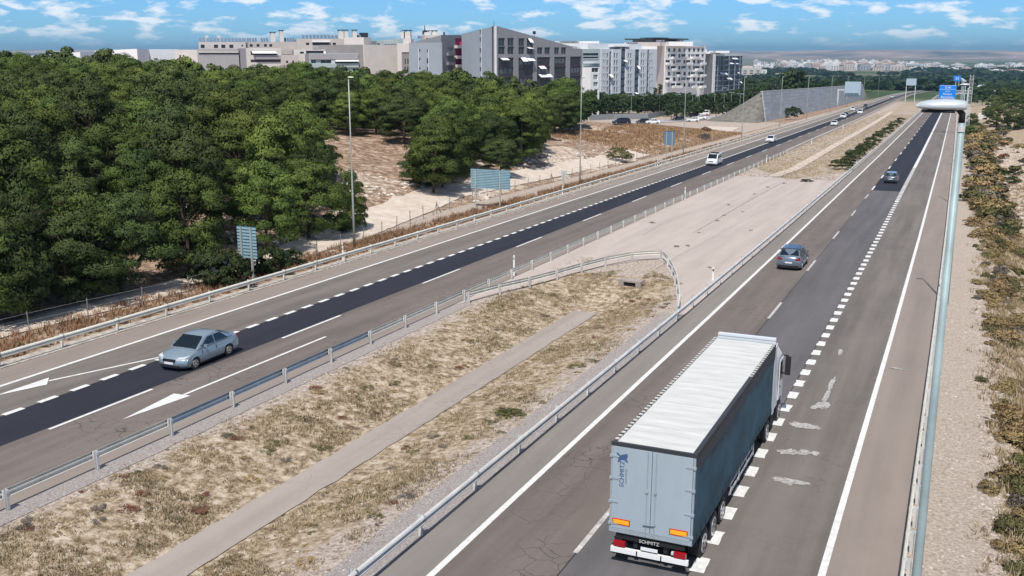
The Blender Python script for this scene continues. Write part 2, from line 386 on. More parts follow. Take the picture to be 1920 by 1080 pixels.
def terrain():
    ny, nx = GX.shape
    me = bpy.data.meshes.new('ground'); n = nx * ny
    co = np.stack([GX, GY, GZ], -1).reshape(-1, 3)
    i = np.arange(nx - 1); j = np.arange(ny - 1); I, J = np.meshgrid(i, j); a = (J * nx + I).ravel()
    fs = np.stack([a, a + 1, a + 1 + nx, a + nx], 1)
    me.vertices.add(n); me.vertices.foreach_set('co', co.ravel()); me.loops.add(fs.size); me.loops.foreach_set('vertex_index', fs.ravel().astype(np.int32))
    me.polygons.add(len(fs)); me.polygons.foreach_set('loop_start', np.arange(0, fs.size, 4, dtype=np.int32)); me.polygons.foreach_set('loop_total', np.full(len(fs), 4, np.int32))
    me.update(calc_edges=True); me.polygons.foreach_set('use_smooth', np.ones(len(fs), bool))
    g, r, l = soil(GX, GY); ca = me.color_attributes.new('soil', 'FLOAT_COLOR', 'POINT')
    ca.data.foreach_set('color', np.stack([g, r, l, np.ones_like(g)], -1).ravel().astype(np.float32))
    me.materials.append(M['ground']); return structure(inst('ground', me))
terrain()

def strip(name, f0, f1, b0, b1, mt, off, step=None, seg=1, parent=None, jag=0):
    """sheet between two lateral lines f0(b), f1(b); lies on the ground, raised by off"""
    bs = [b0]
    while bs[-1] < b1: bs.append(min(b1, bs[-1] + (step or max(1.0, .012 * bs[-1]))))
    mb = MB(); k = seg + 1
    for b in bs:
        a0, a1 = float(f0(b)), float(f1(b))
        if jag: a0 += jag * (noise.noise((b * .9, 1, 0)) + .5 * noise.noise((b * 3, 4, 0))); a1 += jag * (noise.noise((b * .8, 7, 0)) + .5 * noise.noise((b * 3, 9, 0)))
        for i in range(k):
            a = a0 + (a1 - a0) * i / seg; mb.v.append((a, b, float(hgt(a, b)) + off + GLIFT(b)))
    for i in range(len(bs) - 1):
        for q in range(seg):
            p = i * k + q; mb.f.append((p, p + 1, p + 1 + k, p + k)); mb.m.append(0)
    return mb.build(name, mt, parent)
GLIFT = lambda b: 0 if b < 300 else (b - 300) * 0.0004
L = lambda a: (lambda b: a + cl(b)); Rr = lambda a: (lambda b: a + cr_(b)); K = lambda a: (lambda b: a)
FAR = 1440
# left carriageway
structure(strip('road', L(-29.35), L(-15.35), -10, FAR, M['shoulder'], .010))
for nm, a0, a1, mt in (('slow_lane', -27.0, -23.42, 'asph_aux'), ('resurfaced_lane', -23.42, -20.42, 'asph_new'), ('fast_lane', -20.42, -16.3, 'asph_lane1')):
    structure(strip(nm, L(a0), L(a1), -10, FAR, M[mt], .016))
# right carriageway
structure(strip('road', Rr(-1.45), Rr(12.75), -10, FAR, M['shoulder'], .010))
structure(strip('road_edge', Rr(-1.44), Rr(0), -10, FAR, M['shoulderL'], .016))
structure(strip('fast_lane', Rr(0), Rr(3.45), -10, FAR, M['asph_lane1'], .016))
structure(strip('middle_lane', Rr(3.45), Rr(6.95), -10, FAR, M['asph_lane2'], .016))
structure(strip('auxiliary_lane', Rr(6.95), Rr(10.5), -10, FAR, M['asph_aux'], .016))
structure(strip('resurfaced_lane', Rr(3.35), Rr(6.82), 139.6, FAR, M['asph_new'], .021))
M['patch'] = asphalt('repair_patch_asphalt', (.105, .098, .098), (.075, .070, .070), .5)
random.seed(13)
for a0, a1, b0, b1 in ((3.5, 6.9, 20, 23.2),):
    structure(strip('asphalt_patch', Rr(a0), Rr(a1), b0, b1, M['patch'], .0195, .5, 1, jag=.05))
for f_, a_ in ((Rr, 3.42), (Rr, 6.93)): structure(strip('seam', f_(a_ - .025), f_(a_ + .025), 8, 139, mat('tar_seam', (.035, .033, .033), .7) if a_ < 4 else bpy.data.materials['tar_seam'], .0205, .6, 1, jag=.02))
# pale surfaced gap across the median
def gapfar(a): return np.interp(a, [-16, -8.8, -7.6, -3.3, -1.4], [167, 148, 151, 162, 168])
mb = MB(); A = np.linspace(-15.36, -1.44, 40)
nearb = lambda a: np.interp(a, [-15.3, -14.93, -14.22, -12.97, -12.24, -10.93, -9.34, -8.4, -7.3, -6.33, -5.19, -3.86, -3.08, -1.9, -1.44], [56, 57.0, 60.6, 64.7, 68.8, 73.3, 76.6, 77.9, 76.6, 73.8, 71, 67.2, 64.4, 59.5, 58])
for a in A:
    b0, b1 = nearb(a) + .1, gapfar(a)
    for t in np.linspace(0, 1, 60):
        b = b0 + (b1 - b0) * t; aa = a + (cl(b) if a < -8 else cr_(b)) * min(1, abs(a + 8) / 6.5)
        mb.v.append((aa, b, float(hgt(aa, b)) + .03))
for i in range(39):
    for j in range(59): p = i * 60 + j; mb.f.append((p, p + 60, p + 61, p + 1)); mb.m.append(0)
structure(mb.build('median_crossing', M['crossing']))
structure(strip('drainage_channel', K(-9.22), K(-7.60), 4, 61.3, M['channel'], .036, .5, 6, jag=.10))
structure(strip('drainage_channel', lambda b: -10.9 + cl(b), lambda b: -9.2 + cl(b), 152, 480, mat('pale_dirt_channel', (.66, .57, .48), .95, col2=(.44, .36, .29), scale=1.2), .07, 1.5, 4, jag=.2))
structure(strip('gravel_margin', L(-15.34), L(-14.35), -5, 57, mat('grey_gravel', (.50, .45, .42), .95, col2=(.20, .175, .165), scale=14, detail=9, bump=.03), .02, .8, 2, jag=.12))
structure(strip('gravel_margin', Rr(-2.9), Rr(-1.45), -5, 60, bpy.data.materials['grey_gravel'], .03, .8, 2, jag=.12))
structure(strip('gravel_margin', Rr(12.76), Rr(15.0), -5, 330, mat('warm_gravel', (.60, .51, .42), .95, col2=(.27, .215, .17), scale=9, detail=12, bump=.04), .03, 1.0, 3, jag=.25))
structure(strip('gravel_margin', L(-30.3), L(-29.35), -5, 500, mat('pale_gravel', (.60, .56, .50), .95, col2=(.25, .22, .19), scale=4, bump=.04), .03, 1.0, 2, jag=.14))
# joint lines with weeds across the pale surfacing
def seam(name, pts, w, mt):
    ps = resample0([gp(px, py)[:2] for px, py in pts], .7); mb = MB()
    for i, p in enumerate(ps):
        q = ps[min(i + 1, len(ps) - 1)]; o_ = ps[max(i - 1, 0)]; d = Vector((q[0] - o_[0], q[1] - o_[1], 0)).normalized(); n = Vector((-d.y, d.x, 0)) * (w * (.6 + .5 * noise.noise((p[0] * 2, p[1] * 2, 0))))
        j = .12 * noise.noise((p[0], p[1], 4))
        for s_ in (1, -1): mb.v.append((p[0] + n.x * s_ + j, p[1] + n.y * s_, float(hgt(p[0], p[1])) + .038))
        if i: k = 2 * i - 2; mb.f.append((k, k + 1, k + 3, k + 2)); mb.m.append(0)
    return structure(mb.build(name, mt))
def resample0(pts, st):
    out = []
    for (x0, y0), (x1, y1) in zip(pts, pts[1:]):
        n = max(1, int(math.hypot(x1 - x0, y1 - y0) / st)); out += [(x0 + (x1 - x0) * k / n, y0 + (y1 - y0) * k / n) for k in range(n)]
    return out + [pts[-1]]
sm_ = mat('dark_joint', (.17, .14, .12), .95, col2=(.34, .29, .26), scale=3)
for pts, w_ in ((((1477, 338), (1420, 368), (1365, 400), (1300, 437)), .10), (((1242, 420), (1205, 442)), .05), (((1430, 395), (1345, 440), (1230, 505)), .035), (((1435, 318), (1477, 338), (1500, 338), (1560, 328)), .10)): seam('surface_joint', pts, w_, sm_)
# dirt track along the fence
tb = [-5, 38, 50, 64, 76, 89, 105, 122, 138, 170, 208, 234, 262, 300]
t0 = [-37.6, -36.9, -36.4, -37.8, -39.6, -42.2, -44.8, -44.0, -43.2, -43, -43, -43.5, -46, -56]
t1 = [-34.9, -34.3, -33.6, -33.9, -34.6, -37.0, -39.6, -39.2, -38.8, -38.6, -38.6, -39, -41, -46]
structure(strip('dirt_track', lambda b: np.interp(b, tb, t0), lambda b: np.interp(b, tb, t1), -5, 292, mat('pale_dust', (.66, .58, .50), .98, col2=(.50, .41, .33), scale=.9, detail=9, bump=.03), .07, 1.0, 6, jag=.3))

# painted markings
def lineat(name, fa, w, b0, b1, mt='paint', parent=None, off=.022): return strip(name, lambda b: fa(b) - w/2, lambda b: fa(b) + w/2, b0, b1, M[mt], off)
def dashes(name, fa, w, starts, ln, mt='paint', off=.0265, jag=0):
    mb = MB()
    for b in starts:
        bs = np.linspace(b, b + ln, 2 if not jag else 6)
        for k in range(len(bs) - 1):
            ww0, ww1 = w, w
            q = []
            for bb in (bs[k], bs[k+1]):
                jw = (jag * noise.noise((bb * 2.3, fa(bb), 3)) if jag else 0)
                for sgn in (-1, 1): q.append((float(fa(bb)) + sgn * (w/2) + jw * sgn, bb, float(hgt(fa(bb), bb)) + off + GLIFT(bb)))
            mb.add([q[0], q[1], q[3], q[2]], [(0, 1, 2, 3)])
    return mb.build(name, M[mt])
structure(lineat('edge_marking', Rr(.0), .22, -8, FAR)); structure(lineat('edge_marking', Rr(10.58), .22, -8, FAR))
structure(lineat('edge_marking', L(-27.0), .22, -8, FAR)); structure(lineat('edge_marking', L(-16.45), .2, 105, FAR))
structure(dashes('lane_marking', Rr(3.4), .17, [9.4 + 17.05 * i + (.7 if i else 0) for i in range(0, 8)], 4.9, 'paint_old'))
structure(dashes('lane_marking', Rr(3.4), .2, [140 + 17.0 * i for i in range(0, 30)], 5.2))
structure(dashes('exit_lane_marking', Rr(7.12), .42, [b for b in np.arange(9.2, 128, 2.035)], 1.0, 'paint', jag=.05))
structure(dashes('exit_lane_marking', Rr(7.12), .46, [b for b in np.arange(128.3, 178, 1.62)], .95, 'paint'))
structure(lineat('exit_lane_marking', Rr(7.12), .46, 178, 800, off=.0265))
structure(dashes('merging_lane_marking', L(-23.45), .30, [b for b in np.arange(-4.6, 172, 1.86)], 1.02))
structure(lineat('merging_lane_marking', L(-23.45), .22, 172, 900, off=.0265))
structure(dashes('lane_marking', L(-20.25), .16, [b for b in (11.9, 28.4, 44.6, 61.2, 78.2, 95.6, 113.2, 131.0, 149.4)] + [b for b in np.arange(167.5, 800, 17.2)], 6.0))
# return arrows
def arrow(pts_tail, head, name='arrow_marking'):
    mb = MB()
    (x0, y0), (x1, y1) = pts_tail; n = 8
    d = Vector((x1 - x0, y1 - y0, 0)).normalized(); nn = Vector((-d.y, d.x, 0)) * .08
    for k in range(n):
        ps = []
        for t in (k / n, (k + 1) / n):
            x, y = x0 + (x1 - x0) * t, y0 + (y1 - y0) * t
            for s_ in (1, -1): ps.append((x + nn.x * s_, y + nn.y * s_, float(hgt(x, y)) + .031))
        mb.add([ps[0], ps[1], ps[3], ps[2]], [(0, 1, 2, 3)])
    mb.add([(x, y, float(hgt(x, y)) + .0315) for x, y in head], [tuple(range(len(head)))])
    return structure(mb.build(name, M['paint']))
def gxy(px, py): p = gp(px, py); return (p[0], p[1])
arrow((gxy(611, 632), gxy(345, 741)), [gxy(229, 788), gxy(326, 739), gxy(357, 743)])
arrow((gxy(345, 661), gxy(92, 715)), [gxy(-12, 744), gxy(92, 709), gxy(88, 722)])
# spilt paint and patches on the right lanes
def splat(cx, cy_, rx, ry, mt, off=.03, seed=0, n=40):
    mb = MB(); ps = [(cx, cy_, float(hgt(cx, cy_)) + off)]
    for k in range(n):
        t = 2 * math.pi * k / n; r = 1 + .55 * noise.noise((math.cos(t) * 2.2, math.sin(t) * 2.2, seed)) + .4 * noise.noise((math.cos(t) * 7, math.sin(t) * 7, seed))
        x, y = cx + rx * r * math.cos(t), cy_ + ry * r * math.sin(t); ps.append((x, y, float(hgt(x, y)) + off))
    return mb.add(ps, [(0, k + 1, (k + 1) % n + 1) for k in range(n)])
mb = MB()
for px, py, rx, ry in ((1512, 800, .55, .32), (1540, 762, .25, .5), (1560, 720, .12, 1.1), (1478, 848, .28, .25), (1508, 850, .25, .28), (1531, 851, .16, .2), (1490, 905, .5, .25), (1576, 660, .1, .7), (1683, 692, .3, .12), (1550, 745, .1, .9), (1528, 765, .12, .3)):
    rx *= 1.5; ry *= 1.35
    for q in range(5 if rx > .3 else 4):
        x, y = gxy(px, py); s2 = splat(x + random.uniform(-.3, .3) * rx, y + random.uniform(-.4, .4) * ry, rx * random.uniform(.4, .8), ry * random.uniform(.35, .8), None, .024 + .004 * q, px + q * 9)
        mb.add(s2.v, s2.f)
structure(mb.build('paint_spill', mat('faded_paint_spill', (.56, .545, .53), .85, col2=(.20, .182, .168), scale=7, detail=9)))

# ------------------------------------------------------------------ guardrails
def wbeam():
    """4 m W-profile beam; runs along +Y, waves face +X side"""
    pr = [(0, .0), (.06, .035), (.085, .085), (.005, .13), (.005, .18), (.085, .225), (.06, .275), (0, .31)]
    mb = MB(); n = len(pr)
    for y in (-.04, 4.04):
        for th in (0, -.012):
            for x, z in pr: mb.v.append((x + th, y, z))
    o = lambda e, t, i: e * 2 * n + t * n + i
    for i in range(n - 1):
        mb.f += [(o(0,0,i), o(0,0,i+1), o(1,0,i+1), o(1,0,i)), (o(0,1,i), o(1,1,i), o(1,1,i+1), o(0,1,i+1)), (o(0,0,i), o(0,1,i), o(0,1,i+1), o(0,0,i+1)), (o(1,0,i), o(1,0,i+1), o(1,1,i+1), o(1,1,i))]; mb.m += [0]*4
    for i in (0, n - 1): mb.f.append((o(0,0,i), o(1,0,i), o(1,1,i), o(0,1,i))); mb.m.append(0)
    # splice bolts
    for y in (.1, .2, 3.8, 3.9):
        for z in (.06, .25): mb.box(.06, y - .015, z - .015, .085, y + .015, z + .015)
    return mb
def postm():
    mb = MB()
    mb.box(-.06, -.045, -.35, -.05, .045, .78).box(-.06, -.045, -.35, .06, -.035, .78).box(.05, -.045, -.35, .06, .045, .78)
    mb.box(.06, -.07, .47, .12, .07, .74)        # spacer
    mb.box(-.075, -.06, .62, -.061, .06, .74)
    return mb
me_beam = {k: wbeam().mesh('rail_section', M[k]) for k in ('galv', 'galv_blue', 'galv_pale')}
me_post = {k: postm().mesh('post', M[k]) for k in ('galv', 'galv_pale')}
def resample(path, step):
    out = [Vector(path[0])]; rem = step
    for i in range(len(path) - 1):
        p, q = Vector(path[i]), Vector(path[i+1]); d = (q - p).length; t = 0
        while t + rem <= d: t += rem; out.append(p + (q - p) * (t / d)); rem = step
        rem -= d - t
    return out
def guardrail(name, label, path, side, step=4.0, mk=lambda i, p: 'galv', pm='galv', maxpost=400):
    """path of (x, y); side=+1: beam on the right of the walking direction"""
    root = thing(name, label, 'guardrail', (path[0][0], path[0][1], float(hgt(*path[0]))))
    pts = resample([(x, y) for x, y in path], step)
    base = Vector(root.location)
    for i, p in enumerate(pts):
        q = pts[min(i + 1, len(pts) - 1)]; pv = pts[max(i - 1, 0)]
        d = (q - pv).normalized(); ang = math.atan2(d.y, d.x) - math.pi / 2
        z = float(hgt(p.x, p.y))
        ra = ang if side > 0 else ang + math.pi
        o = inst('post', me_post[pm], root, Vector((p.x, p.y, z)) - base, (0, 0, ra))
        if i < len(pts) - 1:
            z2 = float(hgt(q.x, q.y)); dd = (q - p); ln = dd.length; a2 = math.atan2(dd.y, dd.x) - math.pi / 2; pitch = math.atan2(z2 - z, ln)
            nrm = Vector((math.cos(a2), math.sin(a2), 0)) * (.125 * side)
            if side > 0:
                loc = Vector((p.x, p.y, z + .445)) + nrm; rot = (pitch, 0, a2)
            else:
                loc = Vector((q.x, q.y, z2 + .445)) + nrm; rot = (-pitch, 0, a2 + math.pi)
            o = inst('rail_section', me_beam[mk(i, p)], root, loc - base, rot); o.scale = (1, ln / 4.0, 1)
    return root
P2 = lambda f, b0, b1, st=4: [(float(f(b)), b) for b in np.arange(b0, b1 + .1, st)]
guardrail('guardrail', 'long guardrail between the oncoming carriageway and the dry median', P2(L(-15.12), 2.4, 206), -1, 3.93,
          mk=lambda i, p: 'galv_blue' if 29 < p.y < 42 else 'galv_pale')
guardrail('guardrail', 'guardrail on the wooded side of the oncoming carriageway', P2(L(-29.75), 2, 1250), 1, 4.0, mk=lambda i, p: 'galv_pale', pm='galv_pale')
guardrail('guardrail', 'guardrail along the median edge of the lanes with the lorry', P2(Rr(-1.55), 2.2, 560), 1, 4.0, mk=lambda i, p: 'galv')
guardrail('guardrail', 'guardrail on the outer shoulder beside the nearest lamp post', P2(Rr(12.95), 1.5, 420), -1, 2.0, mk=lambda i, p: 'galv_pale')
loop = [(-14.93, 57.0), (-14.0, 61.0), (-12.97, 64.7), (-12.0, 69.2), (-10.93, 73.5), (-9.6, 76.8), (-8.73, 78.3), (-7.9, 77.8), (-7.1, 76.2), (-6.33, 73.9), (-5.19, 71.0), (-3.95, 67.2), (-3.08, 64.0), (-2.2, 61), (-1.75, 58.5)]
guardrail('guardrail', 'guardrail bending round the end of the median ditch in a tight loop', loop, -1, 3.3, mk=lambda i, p: 'galv_pale')

# delineator posts
def delineator(a, b, label, h=1.05, band=False):
    r = thing('delineator_post', label, 'delineator', (a, b, float(hgt(a, b))), 0, 'delineator posts along the guardrails')
    mb = MB(); mb.box(-.06, -.03, 0, .06, .03, h).build('post', M['white'], r)
    MB().box(-.055, -.034, h - .32, .055, .034, h - .16).build('reflector_band', M['black' if band else 'lens'], r)
    return r
for a, b, lb, h, bd in ((-15.95, 66.6, 'white delineator beside the fork of the two median guardrails', 1.55, False), (-16.35, 118.3, 'white delineator at the guardrail where the beige crossing is widest', 1.45, False),
    (-16.7, 175, 'white delineator close to the far tip of the beige crossing', 1.4, False), (-16.4, 228, 'white delineator past the guardrail end on the dry median', 1.4, False),
    (-17.5, 300, 'farther white delineator level with a cluster of oncoming cars', 1.4, False), (-2.35, 71.5, 'short black and white delineator on the beige crossing by the lorry side guardrail', 1.0, True),
    (-2.6, 180, 'small white delineator by the dark bushes in the median', 1.0, True), (-30.6, 66.4, 'white delineator on the verge just before the tall lamp post near the wood', 1.15, False),
    (-30.9, 115.5, 'white delineator beside the small box sign on the left verge', 1.15, False), (-31.5, 160, 'white delineator on the reddish grass short of the third lamp post', 1.15, False),
    (-31.7, 205, 'white delineator on the tan grass left of the oncoming van', 1.15, False)):
    delineator(a, b, lb, h, bd)

# ------------------------------------------------------------------ lamp posts
def lamp_post(a, b, side, label, hm, pm, H=14.1, group='lamp posts along the motorway'):
    z = float(hgt(a, b)); r = thing('lamp_post', label, 'lamp post', (a, b, z), 0, group)
    MB().tube([(0, 0, 0), (0, 0, 4), (0, 0, 9), (0, 0, H - .16)], [.10, .078, .055, .036], 12).build('pole', M[pm], r, True)
    MB().box(-.2, -.2, 0, .2, .2, .03).build('base_plate', M[pm], r)
    MB().tube([(0, 0, H - .26), (0, 0, H - .2)], .045, 10).tube([(0, 0, 4.6), (0, 0, 4.66)], .082, 12).build('collar', M['galv'], r)
    MB().tube([(0, 0, H - .17), (0, 0, H - .06), (side * .05, 0, H + .0), (side * .12, 0, H + .02)], .035, 8).build('arm', M['dark' if side < 0 else pm], r, True)
    mb = MB(); n = 12; xs = [-.06, -.03, .06, .20, .35, .44, .485]; ww = [.045, .075, .10, .13, .13, .10, .03]; hh = [.05, .075, .085, .09, .075, .055, .02]
    for i, x in enumerate(xs):
        for k in range(n):
            t = 2 * math.pi * k / n; zz = math.sin(t); zz = zz if zz > 0 else zz * .45
            mb.v.append((side * (x + .02), math.cos(t) * ww[i], H + .02 + zz * hh[i]))
    for i in range(len(xs) - 1):
        for k in range(n):
            q = (i*n + k, i*n + (k+1) % n, (i+1)*n + (k+1) % n, (i+1)*n + k); mb.f.append(q if side > 0 else q[::-1]); mb.m.append(0)
    mb.f += [tuple(range(n)), tuple((len(xs)-1)*n + k for k in range(n))]; mb.m += [0, 0]
    h = mb.build('lamp_head', M[hm], r, True)
    x0, x1 = sorted((side * .08, side * .44))
    MB().box(x0, -.09, H - .045, x1, .09, H - .018).build('lens', M['dark'], h)
    return r
lamp_post(13.21, 12.9, -1, 'nearest lamp post at the right, its pale head just below the skyline', 'lamp', 'pole', 14.24)
od = ['second', 'third', 'fourth', 'fifth', 'sixth', 'seventh']
for i, b in enumerate((70.3, 127.8, 185, 242, 299, 356)):
    lamp_post(13.35 + cr_(b), b, -1, od[i] + ' lamp post along the right shoulder, hidden by the nearest one', 'lamp', 'pole')
LBL = ['lamp post with yellowish head nearest the pine wood', 'slim lamp post between the box sign and the angular grey building', 'slim lamp post in front of the parked cars', 'slim lamp post left of the panelled retaining wall',
       'slim lamp post before the round bush at the wall', 'slim lamp post in front of the middle of the retaining wall', 'lamp post behind the overhead sign on the far left', 'last small lamp post along the oncoming side', 'tiny lamp post at the far left bend', 'tiny lamp post beyond the far left bend']
for i, b in enumerate((71.6, 128.6, 186, 243, 300, 357, 430, 500, 600, 720)):
    lamp_post(-32.45 + cl(b) * .8, b, 1, LBL[i], 'lampy', 'polel')

# ------------------------------------------------------------------ signs seen from behind, gantries
def sign_back(a, b, W, h0, h1, nslat, label, posts, mt='signback', vert=True):
    z = float(hgt(a, b)); r = thing('road_sign', label, 'sign', (a, b, z), 0)
    hs = (h1 - h0) / nslat
    g_ = hs * (.32 if nslat > 3 else .05); me = MB().box(-W/2, -.03, .0, W/2, .0, hs - g_).mesh('slat', M[mt])
    for k in range(nslat): inst('slat', me, r, (0, 0, h0 + k * hs))
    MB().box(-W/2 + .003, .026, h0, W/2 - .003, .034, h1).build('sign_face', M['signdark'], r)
    for x in posts:
        zz = float(hgt(a + x, b)) - z
        MB().box(x - .06, -.16, zz - .3, x + .06, -.036, h1 - .05).build('post', M['polel'], r)
    return r
sign_back(-31.8, 56.3, 1.62, 1.75, 4.0, 10, 'tall slatted sign back on two posts beside the shrub at the wood', (-.42, .42))
sign_back(-33.7, 100.6, 4.75, 2.1, 4.25, 12, 'wide slatted sign back on two posts above the pale slope', (-1.75, 1.2))
sign_back(-32.6, 171, 1.85, 2.7, 5.1, 1, 'plain blue grey sign back on the tan verge', (-.5, .5), 'signbackc')
sign_back(-33.2, 122, .75, 1.2, 2.3, 3, 'small pale box shaped sign back near the guardrail', (0,), 'galv')
def text_mesh(s, size, name='lettering', ext=.004, align='CENTER'):
    cu = bpy.data.curves.new(name, 'FONT'); cu.body = s; cu.size = size; cu.extrude = ext; cu.align_x = align; cu.align_y = 'CENTER'; cu.resolution_u = 2
    o = bpy.data.objects.new('tmp', cu); C.objects.link(o); dg = bpy.context.evaluated_depsgraph_get(); me = bpy.data.meshes.new_from_object(o.evaluated_get(dg)); bpy.data.objects.remove(o); me.name = name
    return me
def lettering(s, size, mt, parent, loc, rot):
    me = text_mesh(s, size); me.materials.clear(); me.materials.append(mt); return inst('lettering', me, parent, loc, rot)
def truss(mb, p, q, n, w=.5, r=.04, axis='z'):
    p = Vector(p); q = Vector(q)
    o = [Vector((-w/2, -w/2, 0)), Vector((w/2, -w/2, 0)), Vector((w/2, w/2, 0)), Vector((-w/2, w/2, 0))] if axis == 'z' else [Vector((0, -w/2, -w/2)), Vector((0, w/2, -w/2)), Vector((0, w/2, w/2)), Vector((0, -w/2, w/2))]
    for k in range(4): mb.bar(p + o[k], q + o[k], r * 2)
    for i in range(n):
        a_ = p + (q - p) * (i / n); b_ = p + (q - p) * ((i + 1) / n)
        for k in range(4): mb.bar(a_ + o[k], b_ + o[(k + 1) % 4], r); mb.bar(a_ + o[k], a_ + o[(k + 1) % 4], r)
# blue direction sign on the right
b = 292.; gz = float(hgt(14, b)); r = thing('sign_gantry', 'cantilever gantry with a large blue direction sign behind the nearest lamp head', 'sign', (14.2, b, gz))
zt, zb = zat(165, 268, 1776) - gz, zat(193, 268, 1776) - gz
xl, xr = gp(1760, 190)[0], 0
def xat(px, b_):
    q = ray(px, 180); return CX + q[0] / q[1] * b_
x0, x1 = xat(1760, b) - 14.2, xat(1792, b) - 14.2
mb = MB(); truss(mb, (0, .8, 0), (0, .8, zt + 2.6), 14, .8, .05); mb.build('mast', M['galv'], r)
mb = MB(); truss(mb, (x0, .8, (zb + zt) / 2), (.4, .8, (zb + zt) / 2), 6, .8, .05, 'x'); mb.build('boom', M['galv'], r)
sg = MB().box(x0, -.06, zb, x1, 0, zt).build('sign_panel', M['signblue'], r)
MB().box(x0 + .08, -.066, zb + .1, x1 - .08, -.061, zb + .16).box(x0 + .08, -.066, zt - .16, x1 - .08, -.061, zt - .1).box(x0 + .08, -.066, zt - 1.12, x1 - .08, -.061, zt - 1.06).build('border', M['white'], sg)
xm = (x0 + x1) / 2
for s_, sz, dz in (('Z-40', .75, -.62), ('A-23', .55, -1.6), ('Huesca', .75, -2.3), ('Barcelona', .75, -3.05)): lettering(s_, sz, M['white'], sg, (xm, -.066, zt + dz), (math.pi / 2, 0, 0))
xs0, xs1 = xat(1785, b) - 14.2, xat(1798, b) - 14.2; za, zc = zat(146, 268, 1790) - gz, zat(157, 268, 1790) - gz
sg2 = MB().box(xs0, -.06, zc, xs1, 0, za).build('exit_panel', M['signblue'], r)
MB().bar((xs0 + .6, .05, zt - .2), (xs0 + .6, .05, za), .12).bar((xs1 - .3, .05, zt - .2), (xs1 - .3, .05, za), .12).build('bracket', M['galv'], r)
lettering('22', .9, M['white'], sg2, ((xs0 + xs1) / 2, -.066, (za + zc) / 2), (math.pi / 2, 0, 0))
# overhead sign (back) on the far left
b = 520.; a = xat(1571, b); gz = float(hgt(a, b)); r = thing('sign_gantry', 'overhead cantilever sign in front of the panelled wall', 'sign', (a, b, gz))
d = math.hypot(a - CX, b); zt = zat(153, d, 1598) - gz; zb = zat(178, d, 1598) - gz; xa, xb = xat(1583, b) - a, xat(1613, b) - a
MB().bar((0, .5, 0), (0, .5, zat(164, d) - gz), .7).build('mast', M['galv'], r)
MB().bar((0, .5, zat(165, d) - gz), (xb - .5, .5, zat(165, d) - gz), .35, .6).build('boom', M['galv'], r)
MB().box(xa, -.1, zb, xb, .1, zt).build('sign_panel', mat('pale_sign_back', (.38, .48, .56), .6), r)
zz = zat(170.5, d) - gz; zq = zat(177, d) - gz
for k in range(3):
    xx = xa + (xb - xa) * (.04 + .29 * k); MB().box(xx, -.35, zq, xx + (xb - xa) * .27, -.101, zz).build('display_box', mat('dark_display_box', (.10, .16, .19), .5) if k == 0 else bpy.data.materials['dark_display_box'], r)
b = 640.; a = xat(1697, b); gz = float(hgt(a, b)); d = math.hypot(a - CX, b); r = thing('sign_gantry', 'distant pale sign on a gantry at the left bend', 'sign', (a, b, gz))
MB().box(0, -.1, zat(156, d) - gz, xat(1716, b) - a, .1, zat(144, d) - gz).build('sign_panel', bpy.data.materials['pale_sign_back'], r)
MB().bar((.3, .5, 0), (.3, .5, zat(145, d) - gz), .4).bar((xat(1716, b) - a - .3, .5, 0), (xat(1716, b) - a - .3, .5, zat(145, d) - gz), .4).build('mast', M['galv'], r)

# ------------------------------------------------------------------ wire fence by the dirt track
fp = [(-33.9, 8), (-33.8, 20), (-33.67, 38), (-33.38, 41.9), (-32.4, 49.3), (-32.98, 64.4), (-33.63, 75.8), (-35.99, 88.8), (-38.1, 105.5), (-37.6, 122), (-37.2, 150), (-37.4, 200), (-38, 240)]
r = thing('wire_fence', 'low post and wire fence along the pale dirt track', 'fence', (fp[0][0], fp[0][1], float(hgt(*fp[0]))))
pts = resample(fp, 3.9); me = MB().tube([(0, 0, -.2), (0, 0, 1.35)], .035, 6).mesh('post', mat('rusty_grey_post', (.22, .20, .18), .8)); wires = MB(); o0 = Vector(r.location)
for i, p in enumerate(pts):
    z = float(hgt(p.x, p.y)); inst('post', me, r, Vector((p.x, p.y, z)) - o0, (random.uniform(-.04, .04), random.uniform(-.04, .04), 0))
    if i % 9 == 4:
        for s_ in (-1, 1):
            MB().bar((0, 0, 1.15), (0, s_ * .95, 0), .05).build('brace', bpy.data.materials['rusty_grey_post'], r).location = Vector((p.x, p.y, z)) - o0
    if i < len(pts) - 1:
        q = pts[i+1]; z2 = float(hgt(q.x, q.y))
        for h in (.35, .8, 1.25): wires.bar(Vector((p.x, p.y, z + h)) - o0, Vector((q.x, q.y, z2 + h)) - o0, .008)
wires.build('wire', M['galv'], r)

# ------------------------------------------------------------------ vehicles
def paint(name, col, metal=.3, rough=.28, flake=.0):
    return mat(name, col, rough, metal, coat=.6, spec=.5)
def wheel(parent, x, y, rad, wd, side, steel=False, name='wheel'):
    w_ = MB().cyl((0, 0, 0), rad, wd, 'x', 24).mesh('tyre', M['black'], False)
    e = bpy.data.objects.new(name, w_); C.objects.link(e); e.parent = parent; e.location = (x, y, rad)
    mb = MB(); rr = rad * .66; xo = side * (wd / 2 + .004)
    mb.tube([(xo - side * .05, 0, 0), (xo + side * .012, 0, 0)], [rr, rr * .93], 24)
    rim = mb.build('rim', M['chrome'], e)
    mb = MB(); q = xo + side * .016
    for k in range(5 if not steel else 8):
        t = 2 * math.pi * (k + .5) / (5 if not steel else 8); mb.tube([(q, math.cos(t) * rr * .6, math.sin(t) * rr * .6), (q + side * .003, math.cos(t) * rr * .6, math.sin(t) * rr * .6)], rr * (.2 if not steel else .12), 8)
    mb.build('spoke_gap', M['dark'], e)
    return e
